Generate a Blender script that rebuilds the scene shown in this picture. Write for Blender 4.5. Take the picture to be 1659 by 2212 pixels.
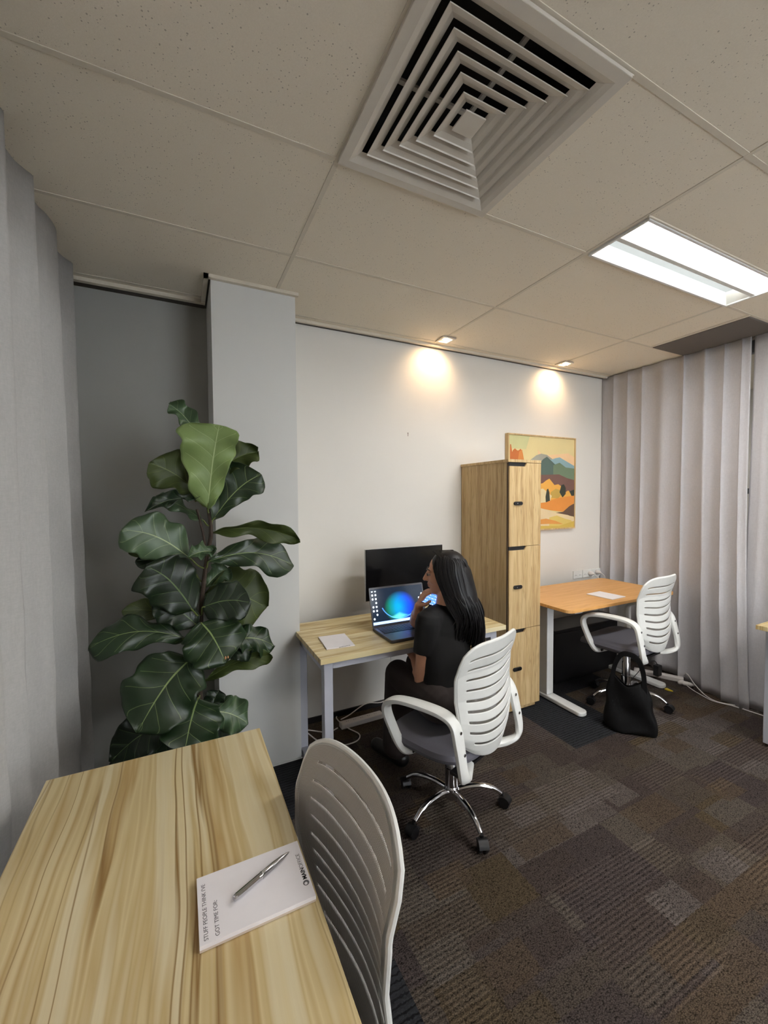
import bpy, bmesh, math, random
from mathutils import Vector, Matrix, Euler
random.seed(7)
for o in list(bpy.data.objects): bpy.data.objects.remove(o, do_unlink=True)
S = bpy.context.scene; COL = S.collection
PI = math.pi

# ------------------------------------------------------------------ camera
HC, CEIL, YB, XR, XL = 1.486, 2.587, 2.607, 3.669, -0.56
yaw, pitch, roll = 0.459, -0.0367, -0.0068
cf = Vector((math.sin(yaw)*math.cos(pitch), math.cos(yaw)*math.cos(pitch), math.sin(pitch)))
cr = Vector((math.cos(yaw), -math.sin(yaw), 0)); cu = cr.cross(cf)
r2 = cr*math.cos(roll)+cu*math.sin(roll); u2 = -cr*math.sin(roll)+cu*math.cos(roll)
cam = bpy.data.cameras.new('camera'); co = bpy.data.objects.new('camera', cam); COL.objects.link(co)
co.matrix_world = Matrix(((r2.x, u2.x, -cf.x, 0), (r2.y, u2.y, -cf.y, 0), (r2.z, u2.z, -cf.z, HC), (0, 0, 0, 1)))
cam.sensor_fit = 'VERTICAL'; cam.sensor_height = 36; cam.lens = 36*890/2212; cam.clip_start = 0.02
S.camera = co
def at(px, py, Y):
    """point on the plane y = Y seen at photograph pixel (px, py)"""
    d = (px-829.5)/890*r2-(py-1106)/890*u2+cf
    return Vector((0, 0, HC))+d*(Y/d.y)

# ------------------------------------------------------------------ world, exposure
W = bpy.data.worlds.new('world'); S.world = W; W.use_nodes = True
W.node_tree.nodes['Background'].inputs[0].default_value = (0.90, 0.95, 1.0, 1)
W.node_tree.nodes['Background'].inputs[1].default_value = 3.6
S.view_settings.view_transform = 'Standard'; S.view_settings.look = 'None'
S.view_settings.gamma = 1; S.view_settings.use_curve_mapping = False
S.view_settings.exposure = 1.62
TROFFER = 19.0; TROFFER_HID = 9.0; SPOTW = 2.7

# ------------------------------------------------------------------ materials
def lin(c):
    return tuple(((v/255)/12.92 if v/255 <= .04045 else ((v/255+.055)/1.055)**2.4) for v in c)
class NT:
    def __init__(s, name):
        s.m = bpy.data.materials.new(name); s.m.use_nodes = True; s.t = s.m.node_tree
        s.b = s.t.nodes['Principled BSDF']; s.out = s.t.nodes['Material Output']
        tc = s.t.nodes.new('ShaderNodeTexCoord'); s.obj = tc.outputs['Object']; s.uv = tc.outputs['UV']; s.gen = tc.outputs['Generated']
        s.geo = s.t.nodes.new('ShaderNodeNewGeometry')
    def put(s, inp, v):
        if isinstance(v, bpy.types.NodeSocket): s.t.links.new(v, inp)
        elif v is not None:
            if inp.type == 'RGBA' and len(v) == 3: v = (*v, 1)
            inp.default_value = v
    def n(s, typ, ins=None, out=0, **kw):
        nd = s.t.nodes.new(typ)
        for k, v in kw.items(): setattr(nd, k, v)
        for k, v in (ins or {}).items(): s.put(nd.inputs[k], v)
        return nd.outputs[out]
    def math(s, op, a, b=None, c=None):
        nd = s.t.nodes.new('ShaderNodeMath'); nd.operation = op
        for i, v in enumerate((a, b, c)):
            if v is not None: s.put(nd.inputs[i], v)
        return nd.outputs[0]
    def map(s, vec, scale=(1, 1, 1), loc=(0, 0, 0), rot=(0, 0, 0)):
        return s.n('ShaderNodeMapping', {'Vector': vec, 'Scale': scale, 'Location': loc, 'Rotation': rot})
    def noise(s, vec, scale=5, detail=4, rough=.5, dist=0, out=0):
        return s.n('ShaderNodeTexNoise', {'Vector': vec, 'Scale': scale, 'Detail': detail, 'Roughness': rough, 'Distortion': dist}, out)
    def vor(s, vec, scale=5, out=0, rnd=1):
        return s.n('ShaderNodeTexVoronoi', {'Vector': vec, 'Scale': scale, 'Randomness': rnd}, out)
    def ramp(s, f, stops, interp='LINEAR'):
        nd = s.t.nodes.new('ShaderNodeValToRGB'); nd.color_ramp.interpolation = interp
        e = nd.color_ramp.elements
        while len(e) < len(stops): e.new(0.5)
        for i, (p, c) in enumerate(stops):
            e[i].position = p; e[i].color = (*c, 1) if len(c) == 3 else c
        s.put(nd.inputs[0], f); return nd.outputs[0]
    def mix(s, f, a, b, mode='MIX'):
        nd = s.t.nodes.new('ShaderNodeMix'); nd.data_type = 'RGBA'; nd.blend_type = mode
        s.put(nd.inputs[0], f); s.put(nd.inputs[6], a); s.put(nd.inputs[7], b); return nd.outputs[2]
    def bump(s, h, strength=.3, dist=.01):
        s.put(s.b.inputs['Normal'], s.n('ShaderNodeBump', {'Height': h, 'Strength': strength, 'Distance': dist}))
    def fin(s, color=None, rough=.5, metal=0, spec=.5, **kw):
        s.put(s.b.inputs['Base Color'], color); s.put(s.b.inputs['Roughness'], rough)
        s.put(s.b.inputs['Metallic'], metal); s.put(s.b.inputs['Specular IOR Level'], spec)
        for k, v in kw.items(): s.put(s.b.inputs[k.replace('_', ' ')], v)
        return s.m
def plain(name, c, rough=.5, metal=0, spec=.5, var=.04, scale=30, bump=0):
    t = NT(name); c = lin(c)
    f = t.noise(t.obj, scale, 3)
    col = t.mix(f, tuple(x*(1-var) for x in c), tuple(min(1, x*(1+var)) for x in c))
    if bump: t.bump(t.noise(t.obj, scale*8, 2), bump, .002)
    return t.fin(col, rough, metal, spec)
def sep(t, v):
    nd = t.t.nodes.new('ShaderNodeSeparateXYZ'); t.put(nd.inputs[0], v); return nd.outputs
def comb(t, x, y, z=0):
    return t.n('ShaderNodeCombineXYZ', {0: x, 1: y, 2: z})

def m_wall():
    t = NT('wall_paint'); t.bump(t.noise(t.obj, 220, 3), .12, .002)
    return t.fin(t.mix(t.noise(t.obj, 1.5, 3), lin((226, 223, 216)), lin((220, 217, 211))), .62, 0, .3)
def m_ceiling():
    t = NT('mineral_fibre_tile')
    d = t.vor(t.obj, 150); k = t.vor(t.obj, 150, out=1)
    r = sep(t, k)[0]
    thr = t.math('MULTIPLY', t.math('POWER', r, 4), .34)
    pit = t.math('LESS_THAN', d, thr)
    patch = t.noise(t.obj, 5, 2)
    pit = t.math('MULTIPLY', pit, t.math('GREATER_THAN', patch, .42))
    fine = t.noise(t.obj, 260, 4, .7)
    col = t.mix(fine, lin((222, 213, 196)), lin((238, 230, 214)))
    col = t.mix(t.math('MULTIPLY', pit, .5), col, lin((105, 94, 78)))
    t.bump(t.math('SUBTRACT', fine, pit), .35, .003)
    return t.fin(col, .9, 0, .1)
def m_wood(name, axis, cols, linec, sx=14, sy=.9, lx=55, ly=1.3, lineamt=.8, rough=.45):
    """laminate with its grain along one axis"""
    t = NT(name); x, y, z = sep(t, t.obj)
    if axis == 'Y': a, b = x, y
    elif axis == 'X': a, b = y, x
    else: a, b = t.math('ADD', x, y), z
    wob = t.math('MULTIPLY', t.math('SUBTRACT', t.noise(comb(t, t.math('MULTIPLY', a, 3), t.math('MULTIPLY', b, 1.6)), 1, 2), .5), .055)
    a2 = t.math('ADD', a, wob)
    band = t.noise(comb(t, t.math('MULTIPLY', a2, sx), t.math('MULTIPLY', b, sy)), 1, 3, .55)
    col = t.ramp(band, [(.26, cols[1]), (.36, cols[0]), (.45, cols[3]), (.50, cols[1]), (.54, cols[0]), (.60, cols[2]), (.66, cols[0]), (.76, cols[3])])
    ln = t.noise(comb(t, t.math('MULTIPLY', a2, lx), t.math('MULTIPLY', b, ly), 4.2), 1, 1.5, .5)
    ridge = t.math('SUBTRACT', 1, t.math('MINIMUM', 1, t.math('MULTIPLY', t.math('ABSOLUTE', t.math('SUBTRACT', ln, .5)), 32)))
    mask = t.noise(comb(t, t.math('MULTIPLY', a2, sx*.62), t.math('MULTIPLY', b, sy*.5), 9.1), 1, 1)
    mask = t.ramp(mask, [(.45, (0, 0, 0)), (.54, (1, 1, 1))])
    col = t.mix(t.math('MULTIPLY', t.math('MULTIPLY', ridge, mask), lineamt), col, linec)
    fine = t.noise(comb(t, t.math('MULTIPLY', a2, 420), t.math('MULTIPLY', b, 9)), 1, 2)
    col = t.mix(t.math('MULTIPLY', fine, .12), col, linec)
    return t.fin(col, rough, 0, .35)
def m_carpet():
    t = NT('carpet_tiles'); x, y, z = sep(t, t.obj)
    x0, y0 = x, y; x = t.math('ADD', x, t.math('MULTIPLY', t.noise(t.obj, 60, 2), .022)); y = t.math('ADD', y, t.math('MULTIPLY', t.noise(t.map(t.obj, (1, 1, 1), (3, 5, 0)), 60, 2), .014))
    def cell(w, h, ox, oy, seed):
        cx = t.math('FLOOR', t.math('DIVIDE', t.math('ADD', x, ox), w)); 
        cy = t.math('FLOOR', t.math('DIVIDE', t.math('ADD', y, oy), h))
        nd = t.t.nodes.new('ShaderNodeTexWhiteNoise'); nd.noise_dimensions = '3D'
        t.put(nd.inputs['Vector'], comb(t, cx, cy, seed)); return sep(t, nd.outputs['Color'])
    pal = [(0, lin((76, 68, 61))), (.18, lin((84, 77, 70))), (.34, lin((70, 61, 57))), (.5, lin((81, 69, 57))), (.64, lin((69, 61, 59))), (.78, lin((90, 83, 79))), (.9, lin((79, 68, 53)))]
    A = cell(.25, .167, .07, .13, 1); B = cell(.29, .14, .21, .05, 2); Cc = cell(.38, .21, .33, .18, 3); D = cell(.17, .11, .02, .09, 4)
    col = t.ramp(A[0], pal, 'CONSTANT')
    col = t.mix(t.math('MULTIPLY', t.math('GREATER_THAN', B[1], .5), .75), col, t.ramp(B[0], pal, 'CONSTANT'))
    col = t.mix(t.math('MULTIPLY', t.math('GREATER_THAN', Cc[1], .6), .7), col, t.ramp(Cc[0], pal, 'CONSTANT'))
    col = t.mix(t.math('MULTIPLY', t.math('GREATER_THAN', D[1], .72), .8), col, t.ramp(D[0], pal, 'CONSTANT'))
    ribm = t.math('MAXIMUM', t.math('GREATER_THAN', Cc[2], .66), t.math('GREATER_THAN', B[2], .82))
    jit = t.math('MULTIPLY', t.noise(t.obj, 120, 2), .004)
    rib = t.math('FRACT', t.math('DIVIDE', t.math('ADD', y0, jit), .0155))
    rib = t.math('ABSOLUTE', t.math('SUBTRACT', rib, .5))
    ribv = t.math('MULTIPLY', t.math('SUBTRACT', t.math('MULTIPLY', rib, 2.6), .45), ribm)
    loop = t.vor(t.map(t.obj, (1, 1.7, 1)), 190); loop2 = t.noise(t.obj, 330, 3, .7)
    tex = t.math('ADD', t.math('MULTIPLY', loop, -1.1), t.math('MULTIPLY', loop2, 1.0))
    bright = t.math('ADD', t.math('ADD', .98, t.math('MULTIPLY', tex, 1.35)), t.math('MULTIPLY', ribv, .5))
    bright = t.math('MAXIMUM', bright, .18)
    # inlaid charcoal tiles
    X_, Y_ = x0, y0
    def box(x0, x1, y0, y1):
        a = t.math('MULTIPLY', t.math('GREATER_THAN', X_, x0), t.math('LESS_THAN', X_, x1))
        b = t.math('MULTIPLY', t.math('GREATER_THAN', Y_, y0), t.math('LESS_THAN', Y_, y1)); return t.math('MULTIPLY', a, b)
    dk = t.math('MAXIMUM', box(2.05, 2.55, 1.625, 2.125), t.math('MAXIMUM', box(.085, .585, .63, 1.13), box(.085, .585, 1.85, 2.7)))
    dk = t.math('MAXIMUM', dk, box(2.05, 3.05, 2.125, 2.7))
    dkc = t.mix(t.math('GREATER_THAN', t.math('FRACT', t.math('DIVIDE', t.math('ADD', y, jit), .019)), .72), lin((50, 51, 54)), lin((30, 30, 33)))
    col = t.mix(dk, col, dkc)
    bright = t.math('ADD', t.math('MULTIPLY', bright, t.math('SUBTRACT', 1, dk)), t.math('MULTIPLY', dk, .95))
    col = t.mix(1.0, col, comb(t, bright, bright, bright), 'MULTIPLY')
    t.bump(t.math('ADD', tex, ribv), .6, .004)
    return t.fin(col, .95, 0, .08)
def m_curtain(name, c, trans):
    t = NT(name)
    wv = t.noise(t.map(t.obj, (1, 1, .25)), 160, 3, .7); wh = t.noise(t.map(t.obj, (.3, .3, 1)), 190, 3, .7)
    w = t.math('MULTIPLY', t.math('ADD', wv, wh), .5)
    c = lin(c); col = t.mix(w, tuple(v*.78 for v in c), tuple(min(1, v*1.2) for v in c))
    t.bump(w, .3, .003); t.fin(col, .9, 0, .1)
    tr = t.n('ShaderNodeBsdfTranslucent', {'Color': col})
    mx = t.t.nodes.new('ShaderNodeMixShader'); mx.inputs[0].default_value = trans
    t.t.links.new(t.b.outputs[0], mx.inputs[1]); t.t.links.new(tr, mx.inputs[2]); t.t.links.new(mx.outputs[0], t.out.inputs[0])
    return t.m
def m_net():
    """woven chair mesh: fine open holes between threads (uv in metres)"""
    t = NT('chair_mesh_fabric'); u, v, _ = sep(t, t.uv)
    fu = t.math('ABSOLUTE', t.math('SUBTRACT', t.math('FRACT', t.math('DIVIDE', u, .0042)), .5))
    fv = t.math('ABSOLUTE', t.math('SUBTRACT', t.math('FRACT', t.math('DIVIDE', v, .0030)), .5))
    hole = t.math('MULTIPLY', t.math('LESS_THAN', fu, .30), t.math('LESS_THAN', fv, .27))
    t.put(t.b.inputs['Alpha'], t.math('SUBTRACT', 1, hole))
    return t.fin(lin((176, 170, 162)), .55, 0, .4)
def m_emit(name, c, s):
    t = NT(name); t.fin((0, 0, 0), .5)
    t.put(t.b.inputs['Emission Color'], c); t.b.inputs['Emission Strength'].default_value = s; return t.m
def m_leaf(name, base, dark, vein, rough, trans=.0):
    t = NT(name); u, v, _ = sep(t, t.uv)         # u = -1..1 across, v = 0..1 along
    au = t.math('ABSOLUTE', u)
    mid = t.math('LESS_THAN', au, t.math('MULTIPLY', .030, t.math('SUBTRACT', 1.25, v)))
    q = t.math('SUBTRACT', v, t.math('MULTIPLY', t.math('POWER', au, .8), .26))
    fr = t.math('ABSOLUTE', t.math('SUBTRACT', t.math('FRACT', t.math('MULTIPLY', q, 5.0)), .5))
    side = t.math('MULTIPLY', t.math('LESS_THAN', fr, .020), t.math('LESS_THAN', au, .86))
    net = t.vor(comb(t, t.math('MULTIPLY', u, 9), t.math('MULTIPLY', v, 18)), 1.6)
    n = t.noise(t.obj, 9, 3)
    col = t.mix(n, dark, base)
    col = t.mix(t.math('MULTIPLY', net, .18), col, dark)
    vm = t.math('MAXIMUM', mid, t.math('MULTIPLY', side, .5))
    col = t.mix(vm, col, vein)
    dome = t.math('MINIMUM', t.math('MULTIPLY', fr, 4), 1)
    h = t.math('ADD', t.math('MULTIPLY', dome, .8), t.math('MULTIPLY', net, .12))
    t.bump(h, .22, .004)
    t.fin(col, rough, 0, .5)
    if trans:
        tr = t.n('ShaderNodeBsdfTranslucent', {'Color': col})
        mx = t.t.nodes.new('ShaderNodeMixShader'); mx.inputs[0].default_value = trans
        t.t.links.new(t.b.outputs[0], mx.inputs[1]); t.t.links.new(tr, mx.inputs[2]); t.t.links.new(mx.outputs[0], t.out.inputs[0])
    return t.m
def m_laptop_screen():
    t = NT('laptop_wallpaper'); u, v, _ = sep(t, t.uv)
    dx = t.math('MULTIPLY', t.math('SUBTRACT', u, .53), 1.5); dy = t.math('SUBTRACT', v, .42)
    r = t.math('SQRT', t.math('ADD', t.math('MULTIPLY', dx, dx), t.math('MULTIPLY', dy, dy)))
    glow = t.ramp(r, [(0, (1, 1, 1)), (.30, (.42, .42, .42)), (.46, (0, 0, 0))])
    hue = t.ramp(u, [(.28, (.0, .28, .12)), (.48, (.0, .22, .55)), (.66, (.0, .08, .9)), (.9, (.0, .0, .6))])
    lime = t.ramp(t.math('ADD', t.math('ABSOLUTE', t.math('SUBTRACT', u, .5)), t.math('MULTIPLY', t.math('ABSOLUTE', t.math('SUBTRACT', v, .16)), 1.6)), [(0, (.1, .5, .25)), (.2, (0, 0, 0))])
    col = t.mix(glow, (.004, .009, .018), hue)
    dy2 = t.math('SUBTRACT', v, .64); r2_ = t.math('SQRT', t.math('ADD', t.math('MULTIPLY', dx, dx), t.math('MULTIPLY', dy2, dy2)))
    arc = t.math('MULTIPLY', t.math('LESS_THAN', t.math('ABSOLUTE', t.math('SUBTRACT', r2_, .545)), .012), t.math('LESS_THAN', v, .45))
    col = t.mix(t.math('MULTIPLY', arc, .6), col, (.08, .3, 1))
    col = t.mix(1.0, col, lime, 'ADD')
    col = t.mix(t.math('LESS_THAN', v, .075), col, (.30, .45, .95))
    # desktop icons
    iu = t.math('MULTIPLY', u, 17.0); iv = t.math('MULTIPLY', v, 9.0)
    fx = t.math('SUBTRACT', t.math('FRACT', iu), .5); fy = t.math('SUBTRACT', t.math('FRACT', iv), .5)
    rr = t.math('SQRT', t.math('ADD', t.math('MULTIPLY', fx, fx), t.math('MULTIPLY', fy, fy)))
    wn = t.t.nodes.new('ShaderNodeTexWhiteNoise'); t.put(wn.inputs['Vector'], comb(t, t.math('FLOOR', iu), t.math('FLOOR', iv), 3))
    keep = t.math('GREATER_THAN', wn.outputs['Value'], .22)
    zone = t.math('MAXIMUM', t.math('LESS_THAN', u, .118), t.math('MULTIPLY', t.math('GREATER_THAN', u, .88), t.math('MULTIPLY', t.math('GREATER_THAN', v, .33), t.math('LESS_THAN', v, .78))))
    zone = t.math('MULTIPLY', t.math('MULTIPLY', zone, t.math('GREATER_THAN', v, .11)), t.math('LESS_THAN', v, .95))
    ic = t.math('MULTIPLY', t.math('MULTIPLY', t.math('LESS_THAN', rr, .27), keep), zone)
    col = t.mix(ic, col, (.6, .68, .75))
    t.fin((.01, .01, .012), .25); t.put(t.b.inputs['Emission Color'], col); t.b.inputs['Emission Strength'].default_value = .95
    return t.m
def m_phone_screen():
    t = NT('phone_display'); u, v, _ = sep(t, t.uv)
    d = t.vor(comb(t, t.math('MULTIPLY', u, 4), t.math('MULTIPLY', v, 8)), 1, rnd=.2)
    col = t.mix(t.math('LESS_THAN', d, .22), (.06, .18, .75), (.7, .8, .95))
    t.fin((.01, .01, .02), .2); t.put(t.b.inputs['Emission Color'], col); t.b.inputs['Emission Strength'].default_value = .9
    return t.m
M = {}
M['wall'] = m_wall()
M['wall_dim'] = plain('wall_paint_baked_dim', (207, 207, 204), .6, 0, .3, .02, 2); M['wall_shade'] = plain('wall_paint_baked_shade', (160, 160, 155), .6, 0, .3, .02, 2); M['ceiling'] = m_ceiling(); M['carpet'] = m_carpet()  # pillar and recess walls: their dimness is mixed into the paint colour
M['tbar'] = plain('grid_metal', (212, 204, 188), .8); M['channel'] = plain('dark_channel', (66, 60, 54), .6)
M['skirt'] = plain('black_skirting', (24, 24, 26), .5)
CW = [lin((220, 204, 156)), lin((204, 180, 126)), lin((180, 150, 96)), lin((228, 216, 178))]
CN = [lin((219, 203, 158)), lin((202, 180, 130)), lin((188, 160, 108)), lin((224, 212, 176))]
M['near_wood'] = m_wood('pale_streaked_laminate', 'Y', CN, lin((146, 114, 66)), 12.5, .35, 30, .5, 1.0, .42)
M['desk_wood'] = m_wood('pale_streaked_laminate_cross', 'X', CW, lin((150, 120, 76)), 26, 1.4, 60, 2.0, .4, .42)
OK_ = [lin((208, 180, 132)), lin((196, 166, 118)), lin((182, 150, 104)), lin((216, 190, 142))]
M['oak'] = m_wood('oak_veneer', 'Z', OK_, lin((120, 88, 54)), 26, 1.2, 95, 3.0, .5, .5)
OR = [lin((226, 172, 104)), lin((222, 166, 98)), lin((214, 158, 90)), lin((230, 178, 112))]
M['beech'] = m_wood('orange_beech', 'X', OR, lin((196, 138, 76)), 40, 2, 120, 3, .3, .4)
M['desk_metal'] = plain('pale_grey_powder_coat', (186, 188, 198), .4); M['white_metal'] = plain('white_powder_coat', (222, 222, 220), .35)
M['white_plastic'] = plain('white_plastic', (226, 227, 223), .32); M['net'] = m_net()
M['seat'] = plain('grey_seat_fabric', (104, 103, 112), .85, bump=.3, scale=120); M['black'] = plain('black_plastic', (22, 22, 24), .4)
M['chrome'] = plain('chrome', (205, 205, 208), .10, 1); M['steel'] = plain('brushed_steel', (170, 170, 172), .25, 1)
M['curtL'] = m_curtain('pale_linen_curtain', (182, 180, 177), .35); M['curtR'] = m_curtain('grey_linen_curtain', (212, 210, 213), .28)
M['dwhite'] = plain('diffuser_enamel', (205, 199, 188), .45); M['plenum'] = plain('dark_plenum', (40, 38, 38), .9)
M['lamp'] = m_emit('lamp_panel', (1, .985, .96), TROFFER); M['lamp2'] = m_emit('lamp_panel_side', (.93, 1, .98), TROFFER*.0115)
M['lamp_hid'] = m_emit('lamp_panel_added', (1, .975, .94), TROFFER_HID); M['led'] = m_emit('downlight_led', (1, .78, .5), 14)
M['paper'] = plain('notepad_paper', (236, 233, 236), .7); M['ink'] = plain('printed_ink', (96, 94, 98), .6)
M['screen_off'] = plain('dark_screen', (14, 14, 17), .12); M['bezel'] = plain('silver_bezel', (188, 188, 188), .35)
M['laptop'] = plain('graphite_laptop_shell', (86, 86, 92), .4, .3); M['keys'] = plain('dark_keys', (44, 44, 48), .5)
M['laptop_screen'] = m_laptop_screen(); M['phone_screen'] = m_phone_screen()
M['cable'] = plain('white_cable', (214, 208, 204), .45); M['yellow'] = plain('yellow_tape', (214, 190, 50), .5)
M['bag'] = plain('black_bag_nylon', (9, 9, 10), .75, 0, .2, bump=.4, scale=40)
M['skin'] = plain('skin', (204, 150, 120), .5, var=.06); M['shirt'] = plain('black_cotton', (10, 10, 12), .85, bump=.2, scale=100)
M['trouser'] = plain('dark_brown_trousers', (52, 43, 41), .8, bump=.2, scale=60); M['lips'] = plain('lips', (140, 72, 66), .45)
M['eyewhite'] = plain('eye_white', (150, 138, 130), .3); M['eyedark'] = plain('eye_dark', (22, 16, 14), .3)
def m_hair():
    t = NT('black_hair'); f = t.noise(t.map(t.uv, (60, 1.5, 1)), 1, 3)
    t.bump(f, .6, .004); return t.fin(t.mix(f, lin((7, 6, 8)), lin((20, 18, 20))), .48, 0, .35)
M['hair'] = m_hair()
M['leaf'] = m_leaf('fig_leaf_top', lin((42, 64, 36)), lin((24, 42, 23)), lin((128, 148, 92)), .40)
M['leaf_dark'] = m_leaf('fig_leaf_old', lin((30, 48, 28)), lin((16, 30, 17)), lin((94, 114, 70)), .42)
M['leaf_grey'] = m_leaf('fig_leaf_dull', lin((82, 104, 72)), lin((50, 74, 48)), lin((150, 166, 118)), .42)
M['leaf_young'] = m_leaf('fig_leaf_young', lin((146, 168, 106)), lin((118, 144, 82)), lin((182, 200, 144)), .45, .12)
M['leaf_olive'] = m_leaf('fig_leaf_underside', lin((78, 92, 42)), lin((56, 70, 32)), lin((110, 124, 64)), .5, .2)
M['bark'] = plain('fig_bark', (62, 50, 40), .8, bump=.6, scale=60); M['pot'] = plain('charcoal_planter', (34, 34, 36), .6)
M['soil'] = plain('potting_soil', (40, 30, 24), .95, bump=.8, scale=50); M['brown'] = plain('dry_leaf_edge', (190, 140, 100), .7)
M['glass'] = NT('window_glass').fin((1, 1, 1), .02, 0, .5, Transmission_Weight=1.0, IOR=1.45)
M['frame'] = plain('window_frame_metal', (120, 120, 122), .4)

# ------------------------------------------------------------------ mesh helpers
class MB:
    def __init__(s): s.v = []; s.f = []; s.uv = None
    def add(s, vs, fs, mat=None):
        k = len(s.v); s.v += [tuple(mat @ Vector(v)) if mat else tuple(v) for v in vs]
        s.f += [tuple(i+k for i in f) for f in fs]; return s
    def box(s, x0, x1, y0, y1, z0, z1, mat=None):
        return s.add([(x0, y0, z0), (x1, y0, z0), (x1, y1, z0), (x0, y1, z0), (x0, y0, z1), (x1, y0, z1), (x1, y1, z1), (x0, y1, z1)],
                     [(3, 2, 1, 0), (4, 5, 6, 7), (0, 1, 5, 4), (1, 2, 6, 5), (2, 3, 7, 6), (3, 0, 4, 7)], mat)
    def prism(s, poly, h0, h1, axis='Z', mat=None):
        n = len(poly)
        def P(a, b, h): return (a, b, h) if axis == 'Z' else ((a, h, b) if axis == 'Y' else (h, a, b))
        vs = [P(a, b, h0) for a, b in poly]+[P(a, b, h1) for a, b in poly]
        return s.add(vs, [tuple(range(n))[::-1], tuple(range(n, 2*n))]+[(i, (i+1) % n, n+(i+1) % n, n+i) for i in range(n)], mat)
    def lathe(s, prof, n=24, mat=None):
        vs = []; fs = []
        for r, z in prof: vs += [(r*math.cos(2*PI*k/n), r*math.sin(2*PI*k/n), z) for k in range(n)]
        for i in range(len(prof)-1):
            for k in range(n): fs.append((i*n+k, i*n+(k+1) % n, (i+1)*n+(k+1) % n, (i+1)*n+k))
        fs.append(tuple(range(n))[::-1]); fs.append(tuple(range((len(prof)-1)*n, len(prof)*n)))
        return s.add(vs, fs, mat)
    def tube(s, pts, r, n=10, mat=None):
        pts = [Vector(p) for p in pts]; R = r if isinstance(r, (list, tuple)) else [r]*len(pts)
        vs = []; fs = []; prev = None
        for i, p in enumerate(pts):
            t = (pts[min(i+1, len(pts)-1)]-pts[max(i-1, 0)]).normalized()
            if prev is None: a = t.orthogonal().normalized()
            else: a = (prev-t*prev.dot(t)).normalized()
            prev = a; b = t.cross(a)
            vs += [p+(a*math.cos(2*PI*k/n)+b*math.sin(2*PI*k/n))*R[i] for k in range(n)]
        for i in range(len(pts)-1):
            for k in range(n): fs.append((i*n+k, i*n+(k+1) % n, (i+1)*n+(k+1) % n, (i+1)*n+k))
        fs.append(tuple(range(n))[::-1]); fs.append(tuple(range((len(pts)-1)*n, len(pts)*n)))
        return s.add(vs, fs, mat)
    def capsule(s, p, q, r1, r2, n=16, fl=None):
        """tapered limb with round ends"""
        p, q = Vector(p), Vector(q); d = q-p; L = d.length or 1e-6; t = d/L
        prof = [(math.cos(a)*r1, -math.sin(a)*r1) for a in [PI/2*(1-k/4) for k in range(5)]]
        prof[0] = (r1*.05, -r1)
        prof += [(math.cos(a)*r2, L+math.sin(a)*r2) for a in [PI/2*k/4 for k in range(5)]]
        prof[-1] = (r2*.05, L+r2)
        m = Matrix.Translation(p) @ t.to_track_quat('Z', 'Y').to_matrix().to_4x4()
        if fl: m = m @ Matrix.Diagonal((fl[0], fl[1], 1, 1))
        return s.lathe(prof, n, m)
    def ell(s, c, rad, mat=None, n=20):
        prof = [(max(.001, math.cos(-PI/2+PI*k/12)), math.sin(-PI/2+PI*k/12)) for k in range(13)]
        m = Matrix.Translation(Vector(c)) @ Matrix.Diagonal((*rad, 1))
        if mat: m = mat @ m
        return s.lathe(prof, n, m)
    def grid(s, fn, nu, nv, skip=None, uvf=None):
        k = len(s.v)
        for j in range(nv+1):
            for i in range(nu+1): s.v.append(tuple(fn(i/nu, j/nv)))
        for j in range(nv):
            for i in range(nu):
                if skip and skip((i+.5)/nu, (j+.5)/nv): continue
                a = k+j*(nu+1)+i; s.f.append((a, a+1, a+nu+2, a+nu+1))
        if uvf:
            s.uv = {k+j*(nu+1)+i: uvf(i/nu, j/nv) for j in range(nv+1) for i in range(nu+1)}
        return s
    def obj(s, name, mat, parent=None, smooth=True, bevel=0, seg=2, solid=0, sub=0, angle=40):
        me = bpy.data.meshes.new(name); me.from_pydata(s.v, [], s.f); me.update()
        if s.uv:
            l = me.uv_layers.new(name='UVMap')
            for lp in me.loops: l.data[lp.index].uv = s.uv.get(lp.vertex_index, (0, 0))
        o = bpy.data.objects.new(name, me); COL.objects.link(o)
        if mat: me.materials.append(mat)
        if parent: o.parent = parent
        if smooth:
            for p in me.polygons: p.use_smooth = True
        if solid:
            m = o.modifiers.new('s', 'SOLIDIFY'); m.thickness = solid; m.offset = 0
        if bevel:
            m = o.modifiers.new('b', 'BEVEL'); m.width = bevel; m.segments = seg; m.limit_method = 'ANGLE'; m.angle_limit = math.radians(35); m.harden_normals = True
        if sub:
            m = o.modifiers.new('u', 'SUBSURF'); m.levels = sub; m.render_levels = sub
        if smooth and not bevel and not sub and not s.uv:
            import bmesh as bm_
            b = bm_.new(); b.from_mesh(me)
            for e in b.edges:
                if len(e.link_faces) == 2 and e.calc_face_angle(0) > math.radians(angle): e.smooth = False
            b.to_mesh(me); b.free()
        return o
def thing(name, label, cat, loc=(0, 0, 0), rz=0, group=None):
    o = bpy.data.objects.new(name, None); COL.objects.link(o); o.location = loc; o.rotation_euler = (0, 0, rz); o.empty_display_size = .05
    o['label'] = label; o['category'] = cat
    if group: o['group'] = group
    return o
def tag(o, label, cat, group=None):
    o['label'] = label; o['category'] = cat
    if group: o['group'] = group
    return o
def struct(mb, name, mat, **kw):
    o = mb.obj(name, mat, **kw); o['kind'] = 'structure'; return o
def copy_tree(o, parent=None):
    c = o.copy(); COL.objects.link(c)
    if parent: c.parent = parent
    for ch in [x for x in bpy.data.objects if x.parent == o]: copy_tree(ch, c)
    return c
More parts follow.
